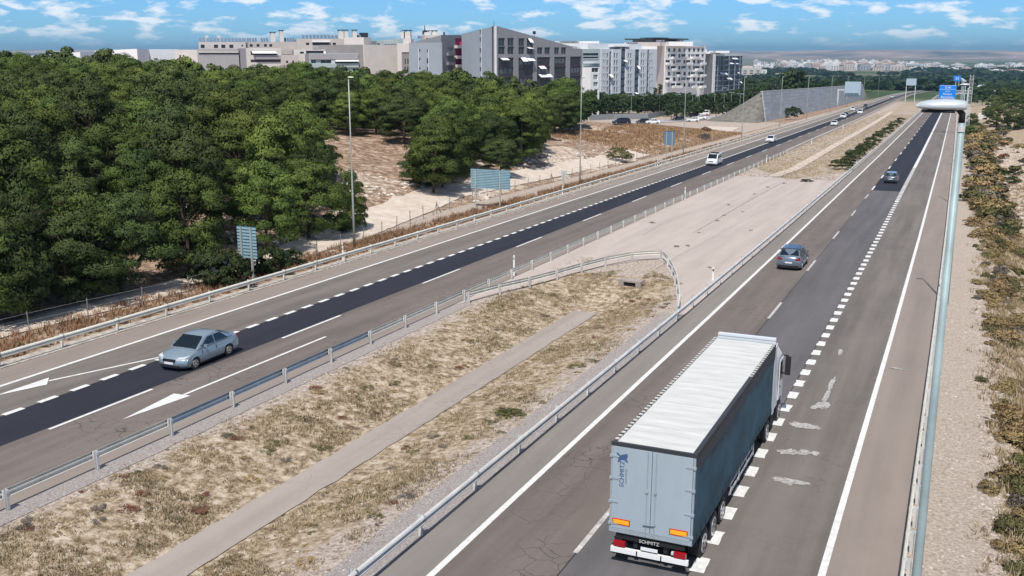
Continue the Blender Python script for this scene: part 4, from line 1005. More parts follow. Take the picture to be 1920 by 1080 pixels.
def body2(f, g, mt, drop=.1, name='body', ext=1.0):
    A, B, C_ = f.A, f.B, g.B; B = (f.B + g.A) / 2; D = A + (C_ - B) * ext; C2 = C_; P4 = [A, B, C2, D]; cen = sum(P4) / 4; nrm = lambda v: v / np.linalg.norm(v); ea, eb = nrm(A - B), nrm(C_ - B); kk = .45 / max(.3, abs(ea[0] * eb[1] - ea[1] * eb[0]))
    zs = [f.zt0, max(f.zt1, g.zt0), g.zt1, f.zt0 + g.zt1 - g.zt0]; fr_ = Fac.__new__(Fac)
    o = f.o; q = [p - o for p in (A - ea * kk + eb * kk, B + ea * kk + eb * kk, C_ + ea * kk - eb * kk, D - ea * kk - eb * kk)]
    return MB().hexa([(p[0], p[1], min(f.zb, g.zb) - f.oz) for p in q] + [(p[0], p[1], z - drop - f.oz) for p, z in zip(q, zs)]).build(name, mt, f.root)
def broot(name, label, xa, da, xb, db, cat='building'):
    p = (pd(xa, da) + pd(xb, db)) / 2; return thing(name, label, cat, (p[0], p[1], float(hgt(p[0], p[1])) - .5), 0)
wm = lambda n, c, v=.05: mat(n, c, .85, var=v, scale=.35, detail=6)
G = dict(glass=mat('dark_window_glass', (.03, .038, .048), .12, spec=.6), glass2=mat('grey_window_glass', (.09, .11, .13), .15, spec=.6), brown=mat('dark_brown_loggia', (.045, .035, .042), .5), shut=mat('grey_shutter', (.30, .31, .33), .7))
WM = dict(grey=wm('blue_grey_render', (.31, .35, .39)), greyd=wm('darker_grey_render', (.25, .25, .265)), beige=wm('beige_render', (.52, .465, .42)), beige2=wm('pale_beige_render', (.66, .615, .565)), taupe=wm('taupe_cladding', (.27, .25, .24), .12),
          white=wm('white_render', (.84, .83, .81)), pink=wm('pinkish_beige_render', (.60, .53, .50)), cool=wm('cool_grey_cladding', (.60, .63, .66)), green=wm('pale_green_glass_front', (.40, .47, .46)), slate=wm('slate_blue_cladding', (.085, .11, .145), .1),
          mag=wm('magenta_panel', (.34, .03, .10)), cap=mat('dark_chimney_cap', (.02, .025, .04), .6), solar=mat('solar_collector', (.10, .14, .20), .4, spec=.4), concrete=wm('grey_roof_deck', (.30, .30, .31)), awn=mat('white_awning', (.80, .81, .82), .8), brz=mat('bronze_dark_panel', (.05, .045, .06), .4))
def gz_(x, d): p = pd(x, d); return float(hgt(p[0], p[1])) - .4
def grid(xs, ys, w_, h): return [(x - w_/2, y - h/2, x + w_/2, y + h/2) for y in ys for x in xs]
def awning(f, x0, y0, x1, y1, mt=None):
    u0, u1, z0, z1 = f.rect(x0, y0, x1, y1); ps = [f.P(u0, z0, 1.1), f.P(u1, z0, 1.1), f.P(u1, z1 - .05, 0), f.P(u0, z1 - .05, 0), f.P(u0, z0 + .05, 1.1), f.P(u1, z0 + .05, 1.1), f.P(u1, z1, .0), f.P(u0, z1, .0)]
    return MB().hexa(ps).build('awning', mt or WM['awn'], f.root)
def chimney(f, x0, y0, x1, y1, back=4, mt='beige2', dep=2.0):
    u0, u1, z0, z1 = f.rect(x0, y0 + 1.6, x1, y1); c = f.slab('chimney', u0, u1, z0, z1, -back - dep, -back, WM[mt])
    f.slab('chimney_cap', u0 - .25, u1 + .25, z1 + .35, z1 + .6, -back - dep - .2, -back + .2, WM['cap'], c)
    for uu in (u0 + .1, u1 - .3): f.slab('cap_leg', uu, uu + .2, z1, z1 + .35, -back - dep / 2 - .1, -back - dep / 2 + .1, WM['cap'], c)
def collectors(f, xs, y0, y1, back=5, w_=4.5):
    me = None
    for x in xs:
        u0, u1, z0, z1 = f.rect(x - w_/2, y0, x + w_/2, y1)
        ps = [f.P(u0, z0, -back), f.P(u1, z0, -back), f.P(u1, z0, -back - .1), f.P(u0, z0, -back - .1), f.P(u0, z1, -back - 1), f.P(u1, z1, -back - 1), f.P(u1, z1, -back - 1.1), f.P(u0, z1, -back - 1.1)]
        MB().hexa(ps).build('solar_collector', WM['solar'], f.root)

# angular grey building
r = broot('apartment_building', 'angular grey apartment building with a roof rising to a sharp point', 928, 305, 1092, 335)
f = Fac(r, 866, 318, 926.5, 303, (64, 49), gz_(900, 310))
sl = [(899, 56, 902, 64), (899, 70.5, 902, 79), (899, 90.5, 902, 99.5), (899, 108, 902, 116.5), (899, 126, 902, 134)]
f.wall(WM['grey'], sl); f.panes(sl, G['glass'])
f.box('light_strip', 902.2, 52, 903.4, 150, .06, WM['cool'])
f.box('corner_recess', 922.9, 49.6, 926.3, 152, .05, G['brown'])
g = Fac(r, 926.5, 302.5, 1092, 332, (47.3, 92.5), gz_(1000, 318))
X = lambda v: 740 + v / 4.571; Y = lambda v: 30 + v / 4.571
up = [(X(a), Y(b), X(c), Y(d)) for a, b, c, d in ((888,188,945,328),(968,188,1022,328),(1062,190,1112,328),(1133,190,1185,328),(1222,268,1268,326),(1285,268,1333,326),(1368,268,1410,326),(1427,268,1470,326))]
lo = [(X(a), Y(b), X(c), Y(d)) for a, b, c, d in ((888,357,1020,620),(1062,357,1186,620),(1220,352,1332,620),(1368,350,1468,620),(1503,347,1597,620))]
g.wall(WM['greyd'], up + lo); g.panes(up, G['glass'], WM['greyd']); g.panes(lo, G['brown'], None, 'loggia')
body2(f, g, WM['greyd'], .15)
g.box('corner_fin', 927.2, 48.6, 930.2, 152, .25, WM['white'])
u0, u1, z0, z1 = g.rect(930, 47, 1092, 92)
for (a, b, c, d) in up: g.box('balcony_slab', a, (b + d) / 2 - .4 if d - b > 20 else d - .6, c, (b + d) / 2 + .5 if d - b > 20 else d, .05, WM['greyd'], .3)
for k, (a, b, c, d) in enumerate(lo):
    for yy in (b + 17.3, b + 35.6): g.box('balcony_slab', a, yy, c, yy + 1.3, -.02, WM['brz'], .3)
    for j in range(3):
        for t in (.12, .40, .68): g.box('window', a + (c - a) * t, b + 2.5 + 17.8 * j, a + (c - a) * (t + .2), b + 12.5 + 17.8 * j, -.2, G['glass2' if (j + k) % 2 else 'glass'], .25)
for a, b, c, d in ((905,360,965,378),(1080,355,1125,390),(1130,360,1187,385),(1232,428,1282,452),(1233,498,1335,524),(1143,192,1172,228),(1133,268,1175,280)): awning(g, X(a), Y(b), X(c), Y(d))
MB().tube([g.P(3, g.top(3) - .3, -3), g.P(3, g.top(3) + 2.0, -3)], .06, 6).build('antenna', WM['cap'], r)
ua = g.uz(X(1320), 70)[0]; MB().tube([g.P(ua, g.top(ua) - .3, -6), g.P(ua, g.top(ua) + 2.6, -6)], .08, 6).bar(g.P(ua - .6, g.top(ua) + 2.3, -6), g.P(ua + .6, g.top(ua) + 2.3, -6), .2, .9).build('antenna', WM['cap'], r)
# blue grey block with balconies and magenta panels
r = broot('apartment_building', 'plain blue grey block with two dotted window lines and magenta balcony panels', 768, 320, 870, 325)
f = Fac(r, 767.5, 322, 829, 316, (80, 79.5), gz_(800, 319)); hs = [(785.8, Y(y), 788.2, Y(y + 22)) for y in (285, 358, 438, 510)] + [(800.2, Y(y), 802.8, Y(y + 26)) for y in (285, 362, 380, 440, 520)]
f.wall(WM['grey'], hs); f.panes(hs, G['glass']); f0 = f
f.box('light_strip', 784.6, 92, 785.7, 152, .03, WM['cool']); f.box('light_strip', 803, 92, 804.2, 152, .03, WM['cool'])
g = Fac(r, 829, 318, 870.5, 326, (80, 66), gz_(850, 322)); g = Fac(r, 829.2, 318.5, 871, 332, 65.5, gz_(850, 322))
hb = [(X(418), Y(y), X(440), Y(y + 45)) for y in (280, 358, 435, 510)]; hd = [(X(446), Y(y), X(500), Y(y + 66)) for y in (270, 350, 426, 502)]; hm = [(X(518), Y(y), X(592), Y(y + 72)) for y in (190, 272, 360, 436, 512)]
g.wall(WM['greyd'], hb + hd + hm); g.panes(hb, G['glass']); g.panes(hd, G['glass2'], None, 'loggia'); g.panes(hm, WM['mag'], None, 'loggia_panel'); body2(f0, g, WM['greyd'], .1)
for a, b, c, d in hm[1:]: g.box('balcony', a - 1.5, b - 4.5, c + .6, b + 1.0, 1.1, WM['pink']); g.box('balcony_side', c - 8, b - 11, c - .2, b - 5, .9, WM['mag'])
for a, b, c, d in hd: g.box('balcony', a, d - 5, c, d + 1, .7, WM['greyd'])
r2 = broot('rooftop_house', 'beige penthouse block with chimneys behind the blue grey block', 800, 335, 870, 338)
f = Fac(r2, 797, 336, 871, 338, 65.5, gz_(830, 330)); hh = [(X(268), Y(190), X(335), Y(207)), (X(445), Y(166), X(468), Y(226)), (X(522), Y(190), X(588), Y(240))]
f.wall(WM['pink'], hh); f.panes(hh, G['glass']); f.body(10, WM['pink'], .1); chimney(f, X(270), Y(130), X(313), Y(165)); chimney(f, X(337), Y(130), X(380), Y(165))
f.slab('roof_tank', *f.rect(X(440), Y(135), X(452), Y(160)), -6, -5, WM['cap'])
# grey-brown tower with light edge, dark recessed block, narrow taupe tower, left of it
r = broot('apartment_building', 'taupe end tower with white edge at the right of the long beige block', 676, 335, 745, 345)
Z = lambda v: 560 + v / 8; Q = lambda v: 40 + v / 8
f = Fac(r, Z(985), 332, Z(1180), 340, 83.5, gz_(700, 335)); hs = [(Z(a), Q(b), Z(c), Q(d)) for a, b, c, d in ((1112,430,1132,530),(1112,565,1132,660),(1112,700,1132,790),(1075,435,1090,465),(1075,570,1090,600),(1075,705,1090,735))]
f.wall(WM['taupe'], hs); f.panes(hs, G['glass']); f.body(16, WM['taupe'], .1)
for y in (430, 565, 700): f.box('light_frame', Z(1132), Q(y), Z(1142), Q(y + 100), .05, WM['white'])
f.slab('roof_box', *f.rect(Z(1018), Q(240), Z(1130), Q(350)), -8, -1, WM['beige2'])
g = Fac(r, Z(915), 334, Z(985), 331.8, 82.5, gz_(680, 335)); g.wall(WM['beige2'], []); g.body(15, WM['beige2'], .2)
h = Fac(r, Z(1180), 342, Z(1560), 344, (Q(290), Q(255)), gz_(720, 340)); hs = [(Z(1185), Q(330), Z(1222), Q(790)), (Z(1280), Q(345), Z(1510), Q(425)), (Z(1240), Q(430), Z(1500), Q(470)), (Z(1280), Q(478), Z(1480), Q(548)), (Z(1245), Q(556), Z(1480), Q(700)), (Z(1255), Q(710), Z(1530), Q(800))]
h.wall(WM['green'], hs); h.panes(hs, [WM['slate'], WM['greyd'], G['glass'], WM['slate'], G['glass'], G['glass']], None, 'loggia'); h.body(12, WM['concrete'], .1)
h.box('awning', Z(1372), Q(556), Z(1410), Q(600), .3, WM['awn']); h.box('balcony', Z(1250), Q(700), Z(1480), Q(712), .6, WM['cool'])
for t in range(6): h.box('mullion', Z(1290 + 40 * t), Q(290), Z(1296 + 40 * t), Q(340), .1, WM['cool'])
r = broot('apartment_building', 'narrow beige tower with tall paired windows next to the plain blue grey block', 748, 334, 768, 334)
k = Fac(r, Z(1480), 336, Z(1548), 334, Q(330), gz_(748, 335)); k.wall(WM['beige2'], []); k.body(10, WM['beige2'], .15)
k = Fac(r, Z(1548), 333.5, 768.5, 333, Q(465), gz_(760, 333)); hs = [(Z(1590), Q(560), Z(1606), Q(640)), (Z(1630), Q(560), Z(1646), Q(640)), (Z(1590), Q(680), Z(1606), Q(770)), (Z(1630), Q(680), Z(1646), Q(770))]
k.wall(WM['taupe'], hs); k.panes(hs, G['glass']); k.body(10, WM['taupe'], .1); k.box('upper_block', Z(1512), Q(330), 768, Q(463), .25, WM['beige2'], 9)
k.slab('roof_house', *k.rect(Z(1520), Q(262), 768.4, Q(330)), -8, -3, WM['pink']); chimney(k, Z(1455), Q(140), Z(1500), Q(255), 4); chimney(k, Z(1560), Q(140), Z(1640), Q(255), 4)
collectors(k, [Z(x) for x in (1680, 1720, 1765, 1810, 1855, 1895)], Q(205), Q(250), 14, 3.4)
mb = MB(); ua, za = k.uz(Z(1745), Q(250)); _, zb_ = k.uz(Z(1745), Q(30)); mb.tube([k.P(ua, za - 2, -18), k.P(ua, za + (zb_ - za) * .5, -18), k.P(ua, zb_, -18)], [.28, .22, .08], 6)
for t in (.35, .42, .5): mb.bar(k.P(ua - .8, za + (zb_ - za) * t, -18), k.P(ua + .8, za + (zb_ - za) * t, -18), .5)
mb.build('radio_mast', WM['cap'], r)
# long beige stepped block
r = broot('apartment_building', 'long beige stepped apartment block with chimneys and solar collectors on the roof', 540, 345, 680, 340)
f = Fac(r, Z(165), 330, Z(925), 333, Q(480), gz_(620, 332))
hs = [(Z(185), Q(575), Z(260), Q(628)), (Z(330), Q(575), Z(490), Q(628)), (Z(545), Q(600), Z(895), Q(632)), (Z(590), Q(700), Z(740), Q(750)), (Z(810), Q(702), Z(905), Q(750)), (Z(190), Q(705), Z(480), Q(740))]
f.wall(WM['green'], hs); f.panes(hs, G['glass'], WM['cool']); f.body(10, WM['concrete'], .1)
f.box('balcony_parapet', Z(170), Q(490), Z(890), Q(570), .5, WM['taupe'] if 0 else wm('mauve_grey_parapet', (.36, .34, .35))); awning(f, Z(545), Q(568), Z(895), Q(602))
f.box('balcony_parapet', Z(180), Q(632), Z(895), Q(690), .45, WM['green']); f.box('pier', Z(490), Q(575), Z(545), Q(750), .3, WM['cool'])
f2 = Fac(r, 552, 338, Z(925), 340, Q(425), gz_(620, 338)); hs = [(Z(20), Q(455), Z(80), Q(485)), (Z(110), Q(440), Z(620), Q(485)), (Z(810), Q(435), Z(838), Q(480)), (Z(878), Q(435), Z(902), Q(480))]
f2.wall(WM['beige2'], hs); f2.panes(hs, G['brown']); f2.body(8, WM['concrete'], .15); awning(f2, Z(375), Q(450), Z(405), Q(490))
f3 = Fac(r, 558, 346, Z(985), 348, Q(262), gz_(620, 345)); hs = [(Z(110), Q(320), Z(160), Q(358)), (Z(205), Q(318), Z(460), Q(355)), (Z(510), Q(320), Z(560), Q(388)), (Z(760), Q(300), Z(860), Q(335))]
f3.wall(WM['beige'], hs); f3.panes(hs, G['brown']); f3.body(12, WM['concrete'], .15); f3.box('parapet', Z(210), Q(360), Z(470), Q(418), .5, bpy.data.materials['mauve_grey_parapet']); f3.box('cornice', Z(200), Q(290), Z(470), Q(312), .8, WM['white'])
for a, b in ((620, 700), (710, 770), (835, 900)): chimney(f3, Z(a), Q(135), Z(b), Q(262), 5)
collectors(f3, [Z(x) for x in range(90, 600, 56)] + [Z(x) for x in range(920, 1000, 40)], Q(200), Q(258), 6, 5)
for x in (975, 1105): f3.slab('vent', *f3.rect(Z(x) - 2, Q(165), Z(x) + 2, Q(250)), -9, -8, WM['cap'])
r = broot('apartment_building', 'pale beige block with a long awning left of the stepped block', 463, 330, 560, 335)
X1 = lambda v: 320 + v / 8; Y1 = lambda v: 50 + v / 8
f = Fac(r, X1(1145), 330, X1(1665), 333, Y1(318), gz_(500, 332)); hs = [(X1(1200), Y1(365), X1(1600), Y1(425))]
f.wall(WM['beige2'], hs); f.panes(hs, G['brown'], None, 'loggia'); f.body(10, WM['concrete'], .1); awning(f, X1(1215), Y1(368), X1(1585), Y1(402)); f.box('balcony_parapet', X1(1270), Y1(430), X1(1660), Y1(490), .6, bpy.data.materials['mauve_grey_parapet']); f.box('lower_band', X1(1200), Y1(492), X1(1660), Y1(530), .05, G['brown'])
g = Fac(r, X1(1665), 332, X1(1925), 334, Y1(422), gz_(545, 332)); hs = [(X1(1730), Y1(512), X1(1765), Y1(545)), (X1(1825), Y1(510), X1(1855), Y1(560))]; g.wall(WM['pink'], hs); g.panes(hs, G['glass']); g.body(10, WM['pink'], .12)
h = Fac(r, X1(1180), 345, X1(1940), 347, Y1(228), gz_(520, 345)); hs = [(X1(x), Y1(262), X1(x + 44), Y1(302)) for x in (1186, 1290, 1400, 1480)] + [(X1(1600), Y1(150), X1(1660), Y1(180))]
h.wall(WM['beige'], hs[:4]); h.panes(hs[:4], G['glass']); h.body(12, WM['concrete'], .1); h.box('upper_floor', X1(1660), Y1(325), X1(1925), Y1(415), .3, WM['beige'])
chimney(h, X1(1530), Y1(90), X1(1600), Y1(228), 5); chimney(h, X1(1670), Y1(60), X1(1725), Y1(228), 5); collectors(h, [X1(x) for x in (1190, 1225, 1270, 1310, 1400, 1440, 1480, 1760, 1800, 1840, 1880)], Y1(165), Y1(228), 6, 3.6)
r = broot('apartment_building', 'low pale block with solar collectors at the left end of the housing row', 335, 340, 460, 345)
f = Fac(r, X1(75), 340, X1(415), 338, Y1(345), gz_(345, 338)); hs = [(X1(130), Y1(425), X1(155), Y1(470)), (X1(180), Y1(425), X1(205), Y1(455))]; f.wall(WM['beige2'], hs); f.panes(hs, G['brown']); f.body(9, WM['concrete'], .1)
g = Fac(r, X1(410), 337, X1(1030), 337, Y1(335), gz_(400, 337)); hs = [(X1(430), Y1(392), X1(1020), Y1(406))]; g.wall(WM['taupe'] if 0 else wm('grey_parapet', (.37, .36, .36)), hs); g.panes(hs, G['brown']); g.body(9, WM['concrete'], .1); g.box('ledge', X1(415), Y1(378), X1(1025), Y1(390), .4, WM['beige2'])
h = Fac(r, X1(440), 348, X1(1145), 348, Y1(232), gz_(410, 346)); hs = [(X1(x), Y1(270), X1(x + 60), Y1(322)) for x in (450, 650, 760, 880)] + [(X1(1062), Y1(272), X1(1085), Y1(297))]; h.wall(WM['pink'], hs); h.panes(hs, G['glass']); h.body(12, WM['concrete'], .1)
collectors(h, [X1(x) for x in range(440, 1200, 55)], Y1(168), Y1(228), 5, 4.6)
for x in (540, 720): h.slab('vent', *h.rect(X1(x) - 3, Y1(125), X1(x) + 3, Y1(235)), -8, -7, WM['beige2'])
# long white flat roofed hall at the far left
r = broot('long_white_building', 'long low white building on the skyline above the wood at the far left', 15, 345, 262, 345)
f = Fac(r, 20, 350, 152, 345, (108, 97.5), gz_(90, 345)); hs = [(23 + 20 * i, 107.5 - 1.4 * i, 38 + 20 * i, 110 - 1.4 * i) for i in range(6)]; f.wall(WM['white'], hs); f.panes(hs, G['glass2']); f.body(25, WM['white'], .1)
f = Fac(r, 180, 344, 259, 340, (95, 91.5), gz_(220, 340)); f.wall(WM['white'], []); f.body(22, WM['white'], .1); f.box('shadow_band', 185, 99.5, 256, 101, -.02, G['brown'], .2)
f = Fac(r, 259, 352, 335, 350, (92.5, 92.3), gz_(300, 345)); f.wall(WM['cool'], []); f.body(20, WM['cool'], .1)
f = Fac(r, 4, 350, 21, 350, 104.5, gz_(10, 345)); hs = [(8, 105.5, 20, 107)]; f.wall(WM['pink'], hs); f.panes(hs, G['glass']); f.body(14, WM['pink'], .1)

# white banded block beside the angular one
X3 = lambda v: 1080 + v / 7.2; Y3 = lambda v: 60 + v / 7.2
r = broot('apartment_building', 'pale green grey block with horizontal balcony bands right of the angular building', 1092, 380, 1125, 380)
f = Fac(r, 1092.5, 372, X3(318), 378, Y3(228), gz_(1105, 375)); hs = [(X3(95), Y3(285), X3(305), Y3(318)), (X3(95), Y3(332), X3(305), Y3(356)), (X3(95), Y3(372), X3(305), Y3(384)), (X3(95), Y3(466), X3(200), Y3(480)), (X3(95), Y3(565), X3(190), Y3(612)), (X3(95), Y3(668), X3(190), Y3(745)), (X3(95), Y3(765), X3(190), Y3(830))]
f.wall(WM['green'], hs); f.panes(hs, G['glass']); f.body(14, WM['green'], .1)
f.box('balcony', X3(95), Y3(388), X3(305), Y3(425), .8, WM['cool']); f.box('balcony', X3(95), Y3(485), X3(195), Y3(545), .9, WM['white']); f.box('balcony', X3(95), Y3(615), X3(195), Y3(660), .9, WM['cool'])
f.slab('roof_block', *f.rect(1088, Y3(152), X3(270), Y3(228)), -13, -4, WM['white'])
g = Fac(r, X3(200), 368, X3(322), 371, Y3(475), gz_(1115, 370)); hs = [(X3(213), Y3(484), X3(305), Y3(545)), (X3(235), Y3(575), X3(295), Y3(645)), (X3(235), Y3(675), X3(295), Y3(735)), (X3(248), Y3(772), X3(295), Y3(835))]
g.wall(WM['white'], hs); g.panes(hs, [G['glass'], G['shut'], G['shut'], G['glass']], WM['white']); g.body(6, WM['white'], .1)
# tall pale grey block with slit windows
r = broot('apartment_building', 'tall pale grey block with columns of slit windows and dark vertical recesses', 1125, 400, 1232, 420)
f = Fac(r, X3(318), 398, X3(1088), 424, Y3(232), gz_(1180, 410)); fl = [285, 380, 472, 565, 657, 745, 832]; wins = []
for y in fl:
    for x, w_ in ((370, 9), (393, 9), (424, 18), (520, 17), (555, 17), (709, 17), (742, 15), (885, 14), (916, 14), (995, 11), (1016, 8), (1032, 8)): wins.append((X3(x - w_/2), Y3(y), X3(x + w_/2), Y3(y + 68)))
rec = [(X3(447), Y3(262), X3(470), Y3(900)), (X3(605), Y3(205), X3(662), Y3(905)), (X3(793), Y3(235), X3(846), Y3(870)), (X3(957), Y3(238), X3(980), Y3(868))]
f.wall(WM['cool'], wins + rec); f.panes(wins, [G['glass'], G['glass'], G['glass2']]); f.panes(rec, WM['slate'], None, 'recess_panel'); f.body(16, WM['cool'], .1)
for (a, b, c, d) in rec:
    for y in fl: f.box('balcony', a + .2, Y3(y) + 5.5, c - .2, Y3(y) + 8.2, -.02, WM['slate'] if int(y) % 2 else G['glass2'], .3)
for y in fl: f.box('string_course', X3(345), Y3(y + 72), X3(445), Y3(y + 76), .06, WM['white']); f.box('string_course', X3(478), Y3(y + 72), X3(603), Y3(y + 76), .06, WM['white']); f.box('string_course', X3(664), Y3(y + 72), X3(792), Y3(y + 76), .06, WM['white']); f.box('string_course', X3(848), Y3(y + 72), X3(956), Y3(y + 76), .06, WM['white'])
for x in (330, 480, 664, 850): f.box('edge_pier', X3(x), Y3(236), X3(x + 8), Y3(920), .12, WM['white'])
f.slab('setback_floor', *f.rect(X3(270), Y3(155), X3(965), Y3(232)), -14, -3, WM['cool']); f.slab('roof_slab', *f.rect(X3(520), Y3(185), X3(790), Y3(198)), -3, 0, WM['white'])
awning(f, X3(638), Y3(380), X3(680), Y3(402)); awning(f, X3(445), Y3(572), X3(486), Y3(612)); awning(f, X3(820), Y3(455), X3(850), Y3(500)); awning(f, X3(790), Y3(815), X3(820), Y3(838))
for x in list(range(10, 240, 34)) + list(range(330, 600, 36)): f.slab('roof_unit', *f.rect(X3(x), Y3(120), X3(x + 16), Y3(150)), -12, -11, WM['white'])
# cream block with staggered balconies
X4 = lambda v: 1220 + v / 9; Y4 = lambda v: 60 + v / 9
r = broot('apartment_building', 'cream apartment block with staggered white balconies and dark roof canopies', 1232, 520, 1322, 540)
f = Fac(r, X4(100), 520, X4(240), 506, Y4(232), gz_(1238, 515)); f.wall(WM['pink'], []); f0 = f
f.box('edge_band', X4(30), Y4(285), X4(104), Y4(1000), .1, WM['white'])
g = Fac(r, X4(240), 506, X4(918), 548, Y4(240), gz_(1280, 525)); xs = [310, 400, 488, 575, 655, 735, 808, 880]; ys = [305, 403, 502, 602, 702, 797, 893]
wide = {1: [1, 3, 5, 6], 2: [0, 2, 4, 7], 3: [1, 3, 6], 4: [2, 5, 7], 5: [0, 3, 4], 6: [1, 2, 5, 7]}
hs = []; bal = []
for j, y in enumerate(ys):
    for i, x in enumerate(xs):
        if i in wide.get(j, []): hs.append((X4(x - 58), Y4(y - 30), X4(x + 20), Y4(y + 30))); bal.append((X4(x - 62), Y4(y + 12), X4(x + 24), Y4(y + 48)))
        elif (i + 1) in wide.get(j, []): hs.append((X4(x - 20), Y4(y - 30), X4(x + 14), Y4(y + 30)))
        else: hs.append((X4(x - 20), Y4(y - 30), X4(x + 21), Y4(y + 30)))
g.wall(WM['white'], hs); g.panes(hs, [G['glass'], G['glass'], G['glass2'], G['shut'], G['glass']], WM['greyd']); body2(f0, g, WM['beige2'], .1)
for b_ in bal: g.box('balcony', *b_, 1.3, WM['white'])
g.box('cornice', X4(240), Y4(238), X4(900), Y4(252), .3, WM['pink'])
g.slab('penthouse', *g.rect(X4(235), Y4(175), X4(770), Y4(238)), -15, -3, WM['pink']); f.slab('penthouse_side', *f.rect(X4(60), Y4(165), X4(240), Y4(240)), -14, -2, WM['white'])
g.slab('canopy', *g.rect(X4(410), Y4(108), X4(700), Y4(128)), -16, -2, WM['cap']); g.slab('canopy_wall', *g.rect(X4(465), Y4(128), X4(690), Y4(172)), -14, -8, WM['greyd'])
g.slab('canopy', *g.rect(X4(241), Y4(92), X4(400), Y4(104)), -14, -3, WM['cap'])
for x in (295, 345, 630, 670): g.slab('roof_unit', *g.rect(X4(x - 14), Y4(136), X4(x + 14), Y4(170)), -6, -4, WM['white'])
r = broot('apartment_building', 'pale block with dark canopy roof seen over the slit window block', 1170, 545, 1235, 545)
k = Fac(r, 1170, 560, 1247, 560, Y4(170), gz_(1200, 550)); hs = [(1174, 80.5, 1226, 82), (1203, 82.5, 1214, 84)]; k.wall(WM['white'], hs); k.panes(hs, G['glass']); k.body(14, WM['concrete'], .1); k.slab('canopy', *k.rect(1168.5, 72.3, 1243, 74.2), -14, 1, WM['cap']); k.slab('roof_house', *k.rect(1186, 74.2, 1240, 79), -12, -2, WM['pink'])
k.slab('roof_house', *k.rect(1206, 73, 1236, 79), -1.9, -.5, WM['greyd'])
# slate block at the end of the row
r = broot('apartment_building', 'dark slate blue block with gridded balconies at the right end of the row', 1323, 600, 1391, 620)
f = Fac(r, X4(918), 612, X4(1040), 596, (Y4(355), Y4(360)), gz_(1330, 605)); f.wall(WM['greyd'], []); f0 = f
g = Fac(r, X4(1040), 596, X4(1538), 640, (Y4(368), Y4(382)), gz_(1365, 615)); hs = []
ysr = [412, 500, 585, 670, 758, 843, 920]
for j, y in enumerate(ysr):
    for a, b in ((1088, 1115), (1130, 1205), (1222, 1302), (1322, 1402), (1418, 1484), (1495, 1532)): hs.append((X4(a), Y4(y), X4(b), Y4(y + 50)))
g.wall(WM['slate'], hs); g.panes(hs, [G['glass'], G['glass2'], G['glass']], WM['slate']); body2(f0, g, WM['slate'], .1)
g.box('light_fin', X4(1042), Y4(366), X4(1082), Y4(1020), .3, WM['white']); g.box('roof_band', X4(1085), Y4(368), X4(1537), Y4(404), .2, WM['cool'])
for y in ysr: g.box('floor_band', X4(1084), Y4(y + 52), X4(1536), Y4(y + 62), .35, wm('blue_grey_band', (.20, .25, .31)) if y == 412 else bpy.data.materials['blue_grey_band'])
for a in (1116, 1210, 1308, 1406, 1486): g.box('fin', X4(a), Y4(410), X4(a + 8), Y4(1000), .5, bpy.data.materials['blue_grey_band'])
for a, b, c, d in ((1165,684,1218,716),(1226,688,1278,720),(1272,772,1310,796),(1322,768,1356,806),(1366,436,1400,458),(1403,436,1452,460),(1322,518,1386,538),(1420,518,1458,540),(1500,830,1534,862),(1458,680,1484,700),(1210,930,1260,950)): awning(g, X4(a), Y4(b), X4(c), Y4(d))
g.slab('roof_house', *g.rect(X4(1085), Y4(332), X4(1370), Y4(366)), -12, -3, WM['white']); f.slab('roof_house', *f.rect(X4(925), Y4(318), X4(1036), Y4(352)), -10, -2, WM['white'])
for x in (940, 975, 1030, 1130): g.slab('vent', *g.rect(max(X4(x), X4(1045)), Y4(290), max(X4(x + 12), X4(1057)), Y4(335)), -8, -7, WM['white'])

# ------------------------------------------------------------------ panelled retaining wall on the left of the bend
r = thing('retaining_wall', 'long grey panelled retaining wall above the oncoming lanes', 'wall', (-44.6, 334.5, float(hgt(-44.6, 334.5))))
wp = [(-44.8, 334), (-43.8, 430), (-43.2, 505), (-44.2, 600), (-46.5, 700)]
wallm = mat('grey_wall_panel', (.42, .45, .475), .85, var=.14, scale=.5, detail=8, stretch=(1, .3, 2), osc=.07); nrow = 8; Hw = 9.3
path = resample(wp, 6.0); mo = Vector(r.location); cnt = 0
base = MB()
for i in range(len(path) - 1):
    p, q = path[i], path[i+1]; zp, zq = float(hgt(p.x, p.y)), float(hgt(q.x, q.y)); hp = Hw
    for k in range(nrow):
        z0, z1 = hp * k / nrow + .02, hp * (k + 1) / nrow - .06; bt = 1.6 * k / nrow; bt2 = 1.6 * k / nrow
        d = (q - p).normalized(); nn = Vector((d.y, -d.x))
        a0, a1 = p - nn * bt + d * .04, q - nn * bt - d * .04
        ps = []
        for zz0, zz1 in ((zp + z0, zq + z0), (zp + z1, zq + z1)):
            ps += [Vector((a0.x, a0.y, zz0)), Vector((a1.x, a1.y, zz1)), Vector((a1.x - nn.x * .5, a1.y - nn.y * .5, zz1)), Vector((a0.x - nn.x * .5, a0.y - nn.y * .5, zz0))]
        if i < 37: MB().hexa([v_ - mo for v_ in ps]).build('panel', wallm, r)
        else: base.hexa([v_ - mo for v_ in ps])
o = base.build('panel_run', wallm, r); o['kind'] = 'stuff'
mb = MB()
